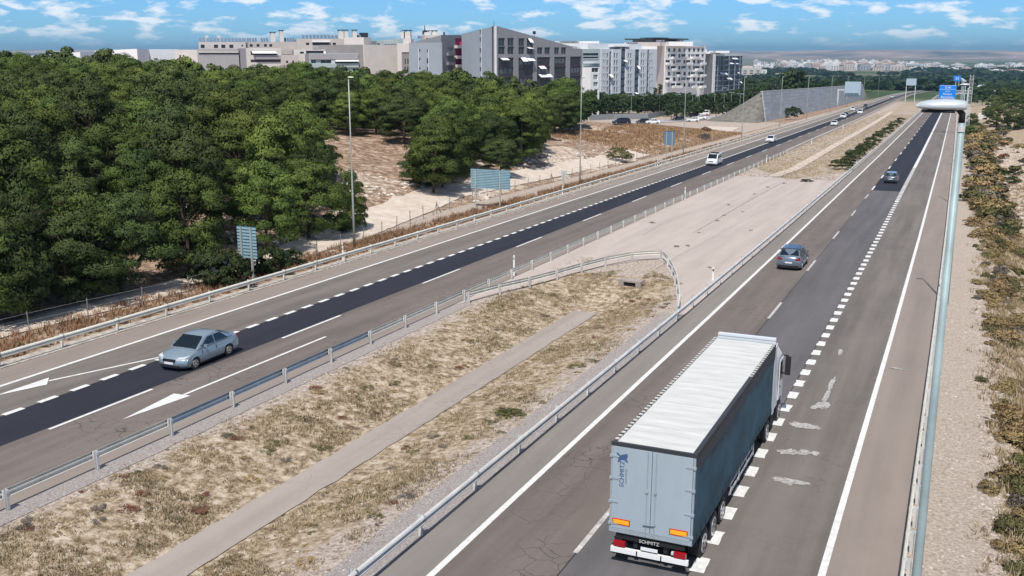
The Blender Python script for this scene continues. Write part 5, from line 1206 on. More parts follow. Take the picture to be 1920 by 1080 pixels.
for i in range(len(path) - 1):
    p, q = path[i], path[i+1]; zp, zq = float(hgt(p.x, p.y)), float(hgt(q.x, q.y)); d = (q - p).normalized(); nn = Vector((d.y, -d.x)); 
    mb.hexa([v_ - mo for v_ in (Vector((p.x, p.y, zp + Hw)) - Vector((nn.x, nn.y, 0)) * 1.4, Vector((q.x, q.y, zq + Hw)) - Vector((nn.x, nn.y, 0)) * 1.4, Vector((q.x, q.y, zq + Hw)) - Vector((nn.x, nn.y, 0)) * 2.3, Vector((p.x, p.y, zp + Hw)) - Vector((nn.x, nn.y, 0)) * 2.3,
        Vector((p.x, p.y, zp + Hw + .3)) - Vector((nn.x, nn.y, 0)) * 1.4, Vector((q.x, q.y, zq + Hw + .3)) - Vector((nn.x, nn.y, 0)) * 1.4, Vector((q.x, q.y, zq + Hw + .3)) - Vector((nn.x, nn.y, 0)) * 2.3, Vector((p.x, p.y, zp + Hw + .3)) - Vector((nn.x, nn.y, 0)) * 2.3)])
mb.build('coping', mat('pale_coping', (.42, .42, .40), .8), r)
# the fill behind it, sloping down at the near end
mb = MB(); rows = []
nb = [(322, 0), (327, .30), (332, .72), (337, 1.0)] + [(b, 1) for b in range(350, 701, 25)] + [(720, .5), (740, 0)]
for b, h in nb:
    aw = float(np.interp(b, [p[1] for p in wp], [p[0] for p in wp])); row = []
    for off, hh in ((1.7, 1), (3, 1), (8, .62), (14, .24), (20, 0)):
        a = aw - off; zz = float(hgt(a, b)); row.append((a, b, zz - .3 + (Hw + .25) * h * hh + (vn(a, b, 6, 8) - .5) * .5))
    a = aw - 1.7; rows.append([(a + (1.5 if h < 1 else 0), b, float(hgt(a, b)) - .5)] + row)
nn = len(rows[0])
for row in rows: mb.v += row
for i in range(len(rows) - 1):
    for k in range(nn - 1): p = i * nn + k; mb.f.append((p, p + nn, p + nn + 1, p + 1)); mb.m.append(0)
structure(mb.build('embankment', mat('stony_embankment', (.25, .23, .20), .95, col2=(.10, .10, .08), scale=.8, detail=9, bump=.15), None, True))

# ------------------------------------------------------------------ street and parked cars behind the wood
def flat(name, pts, mt, off=.06):
    mb = MB(); return structure(mb.add([(x, y, float(hgt(x, y)) + off) for x, y in pts], [tuple(range(len(pts)))]).build(name, mt))
mb = MB()
st = [(-125, 262), (-100, 280), (-84, 294), (-72, 322), (-66, 350), (-64, 395), (-66, 450)]
for i, p in enumerate(resample(st, 4)):
    for off in (-6, -3, 0, 3, 6): mb.v.append((p.x - off * .85, p.y + off * .55 * (1 if i < 22 else .3), float(hgt(p.x - off * .85, p.y + off * .5)) + .12))
    if i:
        for k in range(4): q = (i - 1) * 5 + k; mb.f.append((q, q + 1, q + 6, q + 5)); mb.m.append(0)
structure(mb.build('street', mat('pale_street_asphalt', (.40, .37, .38), .9, var=.12, scale=.5)))
pk = [(1165, 233, 'suv', blackp, .9, 'black estate parked alone at the edge of the pale dirt lot'), (1224, 232, 'sedan', whitep, .9, 'white saloon parked by the dirt lot next to the black estate'), (1205, 231, 'hatch', blackp, .9, 'dark car half hidden beyond the white saloon'),
      (1272, 226, 'hatch', blackp, .5, 'dark round car parked between the two white cars'), (1299, 228, 'hatch', whitep, .6, 'white car parked behind the slim lamp post'), (1312, 224, 'sedan', whitep, .6, 'white car right of the slim lamp post'),
      (1298, 219.5, 'hatch', blackp, .6, 'dark car parked behind two white ones'), (1318, 216, 'van', whitep, .6, 'white van parked at the back of the street'), (1366, 215.5, 'suv', whitep, .3, 'white car at the top of the street near the embankment')]
for px, py, k, p, an, lb in pk:
    q = gp(px, py, .12); make_car('van' if k == 'van' else 'parked_car', lb, (q[0], q[1], float(hgt(q[0], q[1])) + .12), PI / 2 + YAW + an * .6 - .5, k, p, cat='van' if k == 'van' else 'car', group='parked cars')

# ------------------------------------------------------------------ vegetation
FO = dict(pine=mat('pine_needles', (.130, .178, .036), .75, col2=(.034, .062, .016), scale=.35, detail=5, osc=.32, spec=.2),
          pine2=mat('bluish_pine_needles', (.095, .130, .036), .75, col2=(.034, .055, .018), scale=.6, detail=5, osc=.28, spec=.2),
          bush=mat('dark_green_leaves', (.055, .080, .025), .8, col2=(.02, .034, .012), scale=1.2, osc=.2, spec=.2),
          city=mat('street_tree_leaves', (.050, .085, .030), .8, col2=(.022, .042, .018), scale=.6, osc=.3, spec=.2),
          olive=mat('olive_scrub', (.17, .16, .07), .9, col2=(.07, .075, .03), scale=1.2, osc=.25, spec=.1),
          tan=mat('tan_scrub', (.38, .29, .14), .9, col2=(.17, .125, .06), scale=1.5, osc=.25, spec=.1),
          grey=mat('grey_dead_scrub', (.22, .19, .16), .9, col2=(.10, .085, .07), scale=1.5, osc=.2, spec=.1),
          red=mat('reddish_dry_weed', (.22, .11, .07), .9, col2=(.11, .055, .035), scale=1.5, osc=.2, spec=.1),
          bark=mat('pine_bark', (.13, .085, .06), .95, col2=(.05, .035, .028), scale=3, bump=.03, obj=True))
def crown_mesh(name, seed, rad, h, ncl, nlf, ls, crad, mt, flat=1.0, low=.0, tuft=.75, asp=2.2):
    """crown of many needle clusters: clumps spread through an uneven dome, leaves facing outward from each clump"""
    g = np.random.default_rng(seed); V = []; NN = []
    cl_ = []
    while len(cl_) < ncl:
        p = g.uniform(-1, 1, 3); q = np.linalg.norm(p)
        if q > 1 or q < .35: continue
        if p[2] < -.55 + low: continue
        th = math.atan2(p[1], p[0]); lump = .80 + .22 * math.sin(2 * th + seed) + .14 * math.sin(5 * th + seed * 2) + .10 * math.sin(3 * p[2] * 4 + seed)
        p = p / max(q, 1e-6) * (q ** .35)
        cl_.append((p[0] * rad * lump, p[1] * rad * lump, (p[2] * flat + .55) / (1 + .55) * h * (.86 + .14 * lump)))
    for c in cl_:
        cr2 = crad * g.uniform(.65, 1.25)
        n = g.normal(size=(nlf, 3)); n /= np.linalg.norm(n, axis=1)[:, None]; n[:, 2] = np.where(n[:, 2] < -.3, -n[:, 2] * .5, n[:, 2])
        pos = np.array(c) + n * np.array([cr2, cr2, cr2 * .62]) * (g.uniform(.55, 1.0, (nlf, 1)) ** .5)
        nn = n + g.normal(size=(nlf, 3)) * tuft; nn /= np.linalg.norm(nn, axis=1)[:, None]
        t = np.cross(nn, g.normal(size=(nlf, 3))); t /= np.linalg.norm(t, axis=1)[:, None]; b = np.cross(nn, t)
        l = ls * g.uniform(.6, 1.3, (nlf, 1)); w_ = l / asp
        V.append(np.stack([pos - t * l, pos - b * w_, pos + t * l, pos + b * w_], 1))
        fn = np.cross(-t, -b); fl = (fn * n).sum(1) < 0; V[-1][fl] = V[-1][fl][:, ::-1]
        og = np.array(c) - np.array([0, 0, h * .35]); og = og / (np.linalg.norm(og) + 1e-6); sn = n * .85 + og * .45 + nn * .25; NN.append(sn / np.linalg.norm(sn, axis=1)[:, None])
    V = np.concatenate(V).reshape(-1, 3); n = len(V) // 4; NN = np.concatenate(NN)
    me = bpy.data.meshes.new(name); me.vertices.add(len(V)); me.vertices.foreach_set('co', V.ravel()); me.loops.add(n * 4); me.loops.foreach_set('vertex_index', np.arange(n * 4, dtype=np.int32))
    me.polygons.add(n); me.polygons.foreach_set('loop_start', np.arange(0, n * 4, 4, dtype=np.int32)); me.polygons.foreach_set('loop_total', np.full(n, 4, np.int32)); me.update(calc_edges=True); me.materials.append(mt); me.polygons.foreach_set('use_smooth', np.ones(n, bool)); me.normals_split_custom_set_from_vertices(np.repeat(NN, 4, 0).tolist()); return me
def trunk_mesh(seed, h, r0, rad):
    g = random.Random(seed); mb = MB(); lx, ly = g.uniform(-.35, .35), g.uniform(-.35, .35)
    mb.tube([(0, 0, -.3), (lx * .3, ly * .3, h * .35), (lx, ly, h * .62), (lx * 1.2, ly * 1.2, h * .9)], [r0, r0 * .8, r0 * .5, r0 * .15], 8)
    for k in range(7):
        t = g.uniform(0, 6.28); z = h * g.uniform(.32, .65); q = rad * g.uniform(.5, .85)
        mb.tube([(lx * .8, ly * .8, z), (math.cos(t) * q * .5, math.sin(t) * q * .5, z + h * .13), (math.cos(t) * q, math.sin(t) * q, z + h * .24)], [r0 * .4, r0 * .25, r0 * .08], 5)
    return mb.mesh('trunk', FO['bark'])
VAR = []
for k in range(7): VAR.append((crown_mesh('crown', 10 + k, 3.25, 5.9, 74, 400, .11, .92, FO['pine' if k % 4 else 'pine2'], 1.0, 0, .7, 2.6), trunk_mesh(k, 7.2, .17, 3.2)))
VARL = [(crown_mesh('crown', 30 + k, 3.3, 5.9, 55, 115, .24, 1.05, FO['pine' if k % 2 else 'pine2'], 1.0, 0, .75, 1.7), trunk_mesh(20 + k, 7.2, .17, 3.2)) for k in range(4)]
def pine(a, b, sx, sz, label, group=None, v=None, near=True, lift=1.7, name='pine_tree', yaw=None):
    z = float(hgt(a, b)); r = thing(name, label, 'tree', (a, b, z), random.uniform(0, 6.28) if yaw is None else yaw, group)
    cm_, tm = (VAR[(v if v is not None else random.randrange(len(VAR)))]) if near else VARL[random.randrange(len(VARL))]
    c = inst('crown', cm_, r, (0, 0, lift * sz)); c.scale = (sx, sx * random.uniform(.92, 1.08), sz)
    t = inst('trunk', tm, r); t.scale = (min(sx, 1.1), min(sx, 1.1), sz); return r
def proj(x, y, z):
    d = np.array([cy * (x - CX) + sy * y, -sy * (x - CX) + cy * y, z - CH]); zz = d @ _F
    return (960 + FPX * (d @ _R) / zz, 540 - FPX * (d @ _U) / zz, zz)
def inpoly(x, y, P):
    c = False; n = len(P)
    for i in range(n):
        (x0, y0), (x1, y1) = P[i], P[i - 1]
        if (y0 > y) != (y1 > y) and x < (x1 - x0) * (y - y0) / (y1 - y0) + x0: c = not c
    return c
# trees that stand out along the edge of the wood: base seen at (px, py)
FRONT = [(18, 612, 1.0, 1.0, 'pine at the near left edge of the wood, behind the first fence posts'), (95, 603, .95, 1.05, 'second pine from the left in the front row of the wood'), (178, 560, .8, .95, 'pine whose bare dark trunk shows at the front of the wood'),
    (262, 588, .95, .9, 'pine behind the braced fence post'), (345, 560, 1.0, 1.0, 'pine left of the big shrub and the tall sign back'), (420, 520, 1.0, 1.05, 'pine rising behind the tall slatted sign back'),
    (500, 470, .95, 1.0, 'pine right above the shrub, at the shady corner of the track'), (580, 448, .95, .95, 'pine in the shade just left of the tall lamp post'), (655, 432, .58, .88, 'slender dense pine directly behind the tall lamp post, foliage almost to the ground'),
    (588, 392, .75, .95, 'pine behind the lamp post tree on the rocky slope'), (830, 352, 1.15, 1.25, 'large dark pine standing forward at the clearing behind the wide sign'),
    (788, 345, .7, .7, 'low pine at the left foot of the large dark pine'), (835, 280, 1.0, 1.1, 'pine behind the left flank of the large dark pine'), (925, 300, 1.0, 1.1, 'pine right of the large dark pine, trunks in shade'), (985, 292, 1.05, 1.15, 'pine at the right end of the near group over the white rubble'),
    (895, 270, 1.0, 1.1, 'pine between the two groups behind the wide sign'), (1040, 246, 1.25, 1.35, 'pine with visible trunks left of the slim lamp post'), (1068, 243, 1.3, 1.4, 'rightmost pine of the wood beside the slim lamp post'), (1008, 262, 1.1, 1.2, 'pine above the orange slope'),
    (705, 252, 1.0, 1.05, 'pine at the top of the clearing path')]
placed = []
def try_ok(a, b, dmin):
    for x, y in placed:
        if (x - a) ** 2 + (y - b) ** 2 < dmin * dmin: return False
    return True
for px, py, s1, s2, lb in FRONT:
    p = gp(px, py); a = min(p[0], -37.6); low = 'almost to the ground' in lb
    pine(a, p[1], s1, s2, lb, 'pines at the edge of the wood', lift=.25 if low or 'low pine' in lb else (1.2 if py > 500 else 1.3)); placed.append((a, p[1]))
CLEAR = [(520, 500), (640, 478), (700, 445), (640, 445), (592, 330), (575, 258), (700, 258), (790, 275), (795, 335), (770, 372), (900, 350), (1030, 300), (1025, 262), (1100, 238), (1440, 222), (1440, 330), (520, 560)]
cand = []
g5 = 5.1
for i in range(-60, 60):
    for j in range(0, 75):
        a = -40 - abs(i) * 0 + i * g5 - 80 + random.uniform(-1.9, 1.9); b = 18 + j * g5 + random.uniform(-1.9, 1.9)
        if a > -39.5 or a < -240: continue
        q = proj(a, b, float(hgt(a, b)))
        if q[2] < 10 or q[0] < -160 or q[0] > 1090: continue
        if inpoly(q[0], q[1], CLEAR): continue
        dist = math.hypot(a - CX, b)
        if dist > 272 or (q[0] > 700 and dist > 262): continue
        if b > 258: continue
        if not try_ok(a, b, 4.2) or (random.random() < .07 and dist > 90): continue
        placed.append((a, b)); cand.append((dist, a, b, q))
cand.sort(); NT = 275
farV = []
def plabel(s, dist, q):
    sz = 'broad' if s > 1.15 else 'small' if s < .88 else 'medium'
    row = 'in the front rows' if dist < 75 else 'in the lower half' if dist < 105 else 'in the middle' if dist < 145 else 'in the upper part' if dist < 190 else 'at the back'
    x = q[0]; col = 'at the left picture edge' if x < 60 else 'under the long white building' if x < 260 else 'under the low pale blocks' if x < 460 else 'under the stepped beige block' if x < 660 else 'above the clearing' if x < 760 else 'below the blue grey block' if x < 880 else 'below the angular building'
    return f'{sz} pine crown {row} of the wood, {col}'
for k, (dist, a, b, q) in enumerate(cand):
    s = random.uniform(.74, 1.32); s2 = random.uniform(.78, 1.24) * (.5 + .5 * s)
    if dist > 190: s2 *= 1.0
    if k < NT: pine(a, b, s * 1.02, s2, lift=1.4 if dist < 72 else 1.7, label=plabel(s, dist, q), group='pines of the dense wood', near=k < 190)
    else: farV.append((a, b, s, s2))
def join_inst(name, items, kind='stuff', label=None, cat=None, mats=None):
    """items: (mesh, matrix) -> one mesh"""
    V = []; F = []; off = 0; cache = {}; mi = []
    ml = []
    for me, mx in items:
        if me.name not in cache:
            v = np.empty(len(me.vertices) * 3); me.vertices.foreach_get('co', v); v = v.reshape(-1, 3); ls = np.empty(len(me.loops), np.int32); me.loops.foreach_get('vertex_index', ls)
            lt = np.empty(len(me.polygons), np.int32); me.polygons.foreach_get('loop_total', lt); cache[me.name] = (v, ls, lt)
        v, ls, lt = cache[me.name]; mm = np.array(mx); V.append(v @ mm[:3, :3].T + mm[:3, 3]); F.append((ls + off, lt)); off += len(v)
        m_ = me.materials[0]
        if m_ not in ml: ml.append(m_)
        mi.append(np.full(len(lt), ml.index(m_), np.int32))
    V = np.concatenate(V); lv = np.concatenate([f[0] for f in F]); lt = np.concatenate([f[1] for f in F]); st_ = np.concatenate([[0], np.cumsum(lt)[:-1]]).astype(np.int32)
    me = bpy.data.meshes.new(name); me.vertices.add(len(V)); me.vertices.foreach_set('co', V.ravel()); me.loops.add(len(lv)); me.loops.foreach_set('vertex_index', lv.astype(np.int32)); me.polygons.add(len(lt)); me.polygons.foreach_set('loop_start', st_); me.polygons.foreach_set('loop_total', lt.astype(np.int32))
    for m_ in ml: me.materials.append(m_)
    me.polygons.foreach_set('material_index', np.concatenate(mi)); me.update(calc_edges=True)
    o = inst(name, me); o['kind'] = kind
    if label: o['label'] = label
    if cat: o['category'] = cat
    return o
def mx(x, y, z, rz=0, sx=1, sy_=None, sz=1): return Matrix.Translation((x, y, z)) @ Matrix.Rotation(rz, 4, 'Z') @ Matrix.Diagonal((sx, sy_ or sx, sz, 1))
if farV:
    its = []
    for a, b, s, s2 in farV[:420]: z = float(hgt(a, b)); its.append((VARL[random.randrange(4)][0], mx(a, b, z + 1.5 * s2, random.uniform(0, 6.28), s, None, s2)))
    join_inst('pine_wood', its, label='back of the pine wood running up to the housing blocks', cat='wood')
print('pines', len(cand), 'far', len(farV))

# round shrub behind the tall sign back and other bushes
BV = {k: [crown_mesh('foliage', 60 + i + 7 * n, 1.0, 1.35, 34, 60, .085, .34, FO[k], .9, .35, .9, 2.4) for i in range(3)] for n, k in enumerate(('bush', 'olive', 'tan', 'grey', 'red', 'city'))}
BVL = {k: crown_mesh('foliage', 90 + n, 1.0, 1.35, 16, 34, .16, .42, FO[k], .9, .35, .9, 2.0) for n, k in enumerate(('bush', 'olive', 'tan', 'grey', 'red', 'city'))}
def bush(a, b, r_, h, k, label, group, lo=False, cat='bush'):
    z = float(hgt(a, b)); o = inst('bush', BVL[k] if lo else random.choice(BV[k]), None, (a, b, z - .12), (0, 0, random.uniform(0, 6.28))); o.scale = (r_, r_ * random.uniform(.85, 1.1), h / 1.35); return tag(o, label, cat, group)
big = crown_mesh('foliage', 77, 1.0, 1.35, 130, 85, .05, .2, FO['bush'], .9, .3, 1.0, 2.4)
for (px, py, rr_, hh_, lb) in ((415, 545, 1.9, 3.1, 'tall leafy shrub left of the slatted sign posts'), (478, 520, 1.7, 2.6, 'leafy shrub directly behind the slatted sign posts'), (525, 505, 1.1, 1.7, 'thin twiggy shrub at the right end of the shrub group')):
    p = gp(px, py); a = min(p[0], -32.6); b = p[1] + 1.0; o = inst('shrub', big, None, (a, b, float(hgt(a, b)) - .2), (0, 0, px)); o.scale = (rr_, rr_, hh_ / 1.35); tag(o, lb, 'bush')
hedge = [(1583, 318, 1.7, 1.5), (1597, 307, 1.5, 1.5), (1607, 297, 1.6, 1.6), (1618, 288, 1.5, 1.4), (1628, 279, 1.6, 1.5), (1638, 270, 1.6, 1.5), (1648, 262, 1.6, 1.5), (1657, 255, 1.6, 1.4), (1667, 248, 1.6, 1.4), (1676, 240, 1.6, 1.3), (1684, 233, 1.6, 1.3), (1691, 227, 1.5, 1.2)]
for i, (px, py, rr_, hh_) in enumerate(hedge):
    p = gp(px, py); bush(p[0] - .4, p[1], rr_ * 1.15, hh_ * 1.1, 'bush', 'dark bush nearest the beige crossing in the median row' if i == 0 else 'dark green bush in the row along the median guardrail', 'dark bushes along the median guardrail' if i else None, cat='bush')
p = gp(1510, 342); bush(p[0], p[1] + 1, .9, .5, 'bush', 'low dark plant at the far edge of the beige crossing', None)
p = gp(1487, 225); o = bush(p[0], p[1], 3.0, 4.6, 'bush', 'round dark tree shaped bush at the foot of the retaining wall', None); 
for px, py, lb in ((1328, 248, 'small orange brown bush on the pale dirt'), (1322, 246, 'tiny dark bush beside the orange brown one')): p = gp(px, py); bush(p[0], p[1], .9, 1.2, 'red', lb, None)
p = gp(1160, 302); bush(p[0], p[1], 2.2, 2.4, 'olive', 'pale olive bush at the foot of the orange slope', None)
p = gp(1320, 262); bush(p[0], p[1], 1.6, 1.6, 'grey', 'greyish bush on the tan verge near the plain sign', None)
# scrub on the right-hand bank
random.seed(21); cnt = 0; SCR = []
for k in range(680):
    b = 16 + (random.random() ** 1.5) * 330; a = random.choice((random.uniform(15.2, 17.2), random.uniform(15.1, 17.5), random.uniform(15.8, 19), random.uniform(17, 26)))
    q = proj(a, b, float(hgt(a, b)))
    if not (1700 < q[0] < 2000 and q[1] < 1150): continue
    if b < 110 and a < 15.9 and random.random() < .45: continue
    if a > 20.5 and 105 < b < 270 and random.random() < .7: continue
    kk = random.choices(('tan', 'olive', 'grey', 'red', 'bush'), (9, 3.4, 2, .1, .1) if b < 110 else (5.5, 4, 2, .45, 1.3))[0]
    s = random.uniform(.3, 1.0) * (.5 if a < 15.9 and b < 100 else .85 if b < 100 else 1.25) * (1 if b < 120 else 1.5)
    nm = {'tan': 'tan dry tussock', 'olive': 'olive green scrub', 'grey': 'grey dead scrub', 'red': 'reddish dry weed', 'bush': 'dark green scrub bush'}[kk]
    SCR.append((s / math.hypot(a - CX, b + 8), a, b, s, s * random.uniform(.75, 1.2), kk, nm + (' at the gravel edge' if a < 17 else ' down the bank') + (' nearest the camera' if b < 50 else ' beside the near lamp pole' if b < 90 else ' level with the lorry and SUV' if b < 130 else ' far along the right side'), nm + ' on the right bank'))
SCR.sort(reverse=True); its = []
for k, (_, a, b, s, h_, kk, lb, gr) in enumerate(SCR):
    if k < 255: bush(a, b, s, h_, kk, lb, gr, lo=b > 130, cat='scrub')
    else: its.append((BVL[kk], mx(a, b, float(hgt(a, b)) - .12, random.uniform(0, 6.28), s, s, h_ / 1.35)))
join_inst('low_scrub', its, label='small scrub filling the gaps on the right bank')
for px, py, s1, s2, lb in ((1822, 240, .55, .7, 'small dark pine right beside the lamp pole on the right bank'), (1816, 262, .5, .6, 'dark green pine below the first one by the lamp pole'), (1868, 238, 1.2, 1.25, 'bright green pine at the left of the group on the right bank'), (1900, 243, 1.15, 1.1, 'broad dark pine at the right picture edge'), (1925, 240, 1.2, 1.25, 'pine cut by the right picture edge'),
        (1862, 212, 1.2, 1.2, 'pine at the back left of the right hand group'), (1890, 206, 1.3, 1.3, 'bright crown in the middle of the right hand group'), (1918, 206, 1.3, 1.3, 'rear pine at the right picture edge'), (1880, 192, 1.3, 1.3, 'rearmost pine of the right hand group'), (1912, 190, 1.3, 1.2, 'farthest pine at the right picture edge')):
    p = gp(px, py); pine(p[0], p[1], s1, s2 * .95, lb, 'pines on the right bank', lift=.7, near=True)
p = gp(1845, 224); r = thing('concrete_blocks', 'stack of pale concrete slabs under the pines on the right bank', 'slabs', (p[0], p[1], float(hgt(p[0], p[1]))))
for k in range(4): MB().box(-2, 0, .1 + k * .55, 1.6, 1.5, .4 + k * .55).build('slab', WM['white'], r)

# ground litter: tufts, cushions, stones
def scatter_tufts(name, pts, hmin, hmax, mt, nb=7, spread=.12, seed=1, label=None, wbl=.012):
    g = np.random.default_rng(seed); P = np.array(pts); n = len(P) * nb; c = np.repeat(P, nb, 0)
    ang = g.uniform(0, 6.28, n); h = g.uniform(hmin, hmax, n); ln = g.uniform(.2, .9, n) * h; root = c + np.stack([g.normal(0, spread * .4, n), g.normal(0, spread * .4, n), np.zeros(n)], 1)
    tip = root + np.stack([np.cos(ang) * ln, np.sin(ang) * ln, h], 1); sd_ = np.stack([-np.sin(ang), np.cos(ang), np.zeros(n)], 1) * (wbl * (1 + h[:, None] * 3))
    V = np.stack([root - sd_, root + sd_, tip], 1).reshape(-1, 3); me = bpy.data.meshes.new(name); me.vertices.add(len(V)); me.vertices.foreach_set('co', V.ravel()); me.loops.add(n * 3); me.loops.foreach_set('vertex_index', np.arange(n * 3, dtype=np.int32)); me.polygons.add(n); me.polygons.foreach_set('loop_start', np.arange(0, n * 3, 3, dtype=np.int32)); me.polygons.foreach_set('loop_total', np.full(n, 3, np.int32)); me.update(calc_edges=True); me.materials.append(mt)
    o = inst(name, me); o['kind'] = 'stuff'
    if label: o['label'] = label
    return o
def samp(n, a0, a1, b0, b1, dens=None, seed=3, pw=1.0):
    g = np.random.default_rng(seed); a = g.uniform(a0, a1, n); b = b0 + (b1 - b0) * g.uniform(0, 1, n) ** pw
    if dens is not None: k = g.uniform(0, 1, n) < dens(a, b); a, b = a[k], b[k]
    return np.stack([a, b, hgt(a, b)], 1)
inch = lambda a, b: (a > -9.45) & (a < -7.3)
dm = lambda a, b: np.where(inch(a, b), 0, sst(vn(a, b, 1.7, 21) * .6 + vn(a, b, .6, 22) * .4, .38, .62)) * sst(a, -14.6, -13) * (1 - sst(a, -4.5, -2.4)) * np.where((a > -13) & (b > 60), (b < 74 - np.abs(a + 8) * 1.2), 1)
scatter_tufts('dry_grass', samp(30000, -14.6, -2.2, 14, 76, dm, 3, 1.2), .04, .16, mat('straw_grass', (.44, .35, .21), .9, col2=(.20, .15, .085), scale=1.3), 6, .16, 3, 'short straw grass between the two carriageways')
scatter_tufts('dry_grass', samp(12000, -14.4, -2.6, 14, 72, lambda a, b: dm(a, b) * (vn(a, b, 3.2, 25) > .58), 4, 1.2), .04, .15, mat('olive_grass', (.17, .15, .07), .9, col2=(.09, .085, .04), scale=1.3), 8, .2, 4, 'olive weeds in patches in the median ditch')
scatter_tufts('dry_grass', samp(5500, -18.5, -2.5, 150, 430, lambda a, b: (a > -16.6 + cl(b)) & (a < -2.4 + cr_(b)), 5, 1.3), .05, .2, bpy.data.materials['straw_grass'], 6, .4, 5, 'straw grass on the far median', .03)
scatter_tufts('dry_grass', samp(15000, -34.4, -30.2, 14, 330, lambda a, b: (a < -30.5 + cl(b)) * (.35 + .65 * (vn(a, b, 3, 31) > .35)), 6, 1.5), .12, .55, mat('rusty_grass', (.34, .19, .10), .9, col2=(.16, .095, .055), scale=.8), 7, .2, 6, 'rusty brown grass between guardrail and wire fence', .014)
scatter_tufts('dry_grass', samp(9000, -60, -38, 180, 262, None, 7), .15, .5, mat('tan_grass', (.42, .27, .14), .9, col2=(.24, .15, .085), scale=.5), 6, .5, 7, 'tan grass on the slope below the parked cars', .03)
scatter_tufts('dry_grass', samp(22000, 14.6, 23, 14, 200, lambda a, b: (vn(a, b, 1.5, 33) > .42) * (.06 + sst(a, 14.9, 16.2)), 8, 1.6), .10, .42, bpy.data.materials['straw_grass'], 7, .2, 8, 'straw grass on the right bank')
def stones(name, pts, smin, smax, mt, seed, label=None):
    g = np.random.default_rng(seed); t = (1 + 5 ** .5) / 2
    iv = np.array([(-1,t,0),(1,t,0),(-1,-t,0),(1,-t,0),(0,-1,t),(0,1,t),(0,-1,-t),(0,1,-t),(t,0,-1),(t,0,1),(-t,0,-1),(-t,0,1)]) / 1.9
    jf = np.array([(0,11,5),(0,5,1),(0,1,7),(0,7,10),(0,10,11),(1,5,9),(5,11,4),(11,10,2),(10,7,6),(7,1,8),(3,9,4),(3,4,2),(3,2,6),(3,6,8),(3,8,9),(4,9,5),(2,4,11),(6,2,10),(8,6,7),(9,8,1)])
    n = len(pts); s = g.uniform(0, 1, (n, 1, 1)) ** 2.5 * (smax - smin) + smin; V = iv[None] * g.uniform(.65, 1.25, (n, 12, 1)) * s * np.array([1, 1, .6]) * g.uniform(.7, 1.3, (n, 1, 3)) + np.array(pts)[:, None]
    F = (jf[None] + 12 * np.arange(n)[:, None, None]).reshape(-1); me = bpy.data.meshes.new(name); me.vertices.add(n * 12); me.vertices.foreach_set('co', V.ravel()); me.loops.add(len(F)); me.loops.foreach_set('vertex_index', F.astype(np.int32)); k = len(F) // 3
    me.polygons.add(k); me.polygons.foreach_set('loop_start', np.arange(0, 3 * k, 3, dtype=np.int32)); me.polygons.foreach_set('loop_total', np.full(k, 3, np.int32)); me.update(calc_edges=True); me.materials.append(mt); o = inst(name, me); o['kind'] = 'stuff'
    if label: o['label'] = label
stm = mat('pale_stone', (.60, .53, .46), .9, col2=(.36, .30, .25), scale=.9)
stones('stones', samp(9000, -14.9, -1.7, 14, 64, lambda a, b: np.where(inch(a, b), 0, .25 + .75 * ((a < -13.4) | (a > -3.6))), 11, 1.2), .015, .075, stm, 1, 'small pale stones along the median guardrails')
stones('stones', samp(14000, 13.2, 19, 12, 110, lambda a, b: .3 + .7 * (a < 17), 12, 1.4), .02, .10, stm, 2, 'stones on the verge right of the outer guardrail')
stones('stones', samp(3200, 20, 34, 95, 280, lambda a, b: sst(vn(a, b, 6, 41), .35, .6), 13), .06, .55, stm, 3, 'pale rubble on the right bank')
stones('stones', samp(4200, -54, -37.4, 66, 175, lambda a, b: sst(vn(a, b, 5, 42), .45, .7) * ((a < np.interp(b, tb, t0)) | (a > np.interp(b, tb, t1))), 14), .05, .42, mat('white_rubble', (.72, .67, .60), .9, col2=(.42, .36, .30), scale=.6), 4, 'white rubble around the clearing')
stones('stones', samp(2600, -30.3, -29.5, 16, 260, None, 15, 1.3), .02, .10, stm, 5, 'stones at the asphalt edge of the oncoming side')
stones('clods', samp(15000, -14.6, -2.2, 14, 76, lambda a, b: dm(a, b) * .9 + .1 * ~inch(a, b), 16, 1.2), .02, .085, mat('brown_clod', (.15, .105, .07), .95, col2=(.30, .23, .16), scale=1.5), 6, 'brown clods and dead cushions in the median')
# low cushions of scrub in the ditch
random.seed(5); its = []
cu = {k: crown_mesh('foliage', 200 + n, 1.0, 1.35, 10, 40, .12, .36, FO[k], .5, .4, 1.1, 2.6) for n, k in enumerate(('olive', 'tan', 'grey', 'red'))}
for k in range(260):
    a = random.uniform(-14.2, -2.9); b = 16 + 52 * random.random() ** 1.2
    if -9.8 < a < -6.9: continue
    if b > 60 and a > -12 and b > 70 - abs(a + 8) * 1.5: continue
    s = random.uniform(.12, .36); its.append((cu[random.choices(('olive', 'tan', 'grey', 'red'), (3, 4, 2, 2))[0]], mx(a, b, float(hgt(a, b)) - .03, random.uniform(0, 6), s, s * random.uniform(.7, 1.5), s * .4)))
join_inst('scrub_cushions', its, label='low cushions of dry scrub in the median ditch')
p = gp(960, 778); o = inst('bush', BV['olive'][0], None, (p[0], p[1], float(hgt(p[0], p[1])) - .1)); o.scale = (1.0, .5, .22); tag(o, 'green weed patch in the median, left of the lorry', 'weeds')
# culvert mouth at the end of the ditch
p = gp(1180, 538); r = thing('culvert', 'small pale concrete culvert mouth at the head of the median ditch', 'culvert', (p[0], p[1], float(hgt(p[0], p[1]))), -.1)
MB().box(-.85, 0, -.2, -.45, .3, .32).box(.45, 0, -.2, .85, .3, .32).box(-.85, 0, .321, .85, .9, .44).build('headwall', M['channel'], r); MB().box(-.449, .12, -.15, .449, .29, .319).build('opening', M['dark'], r)
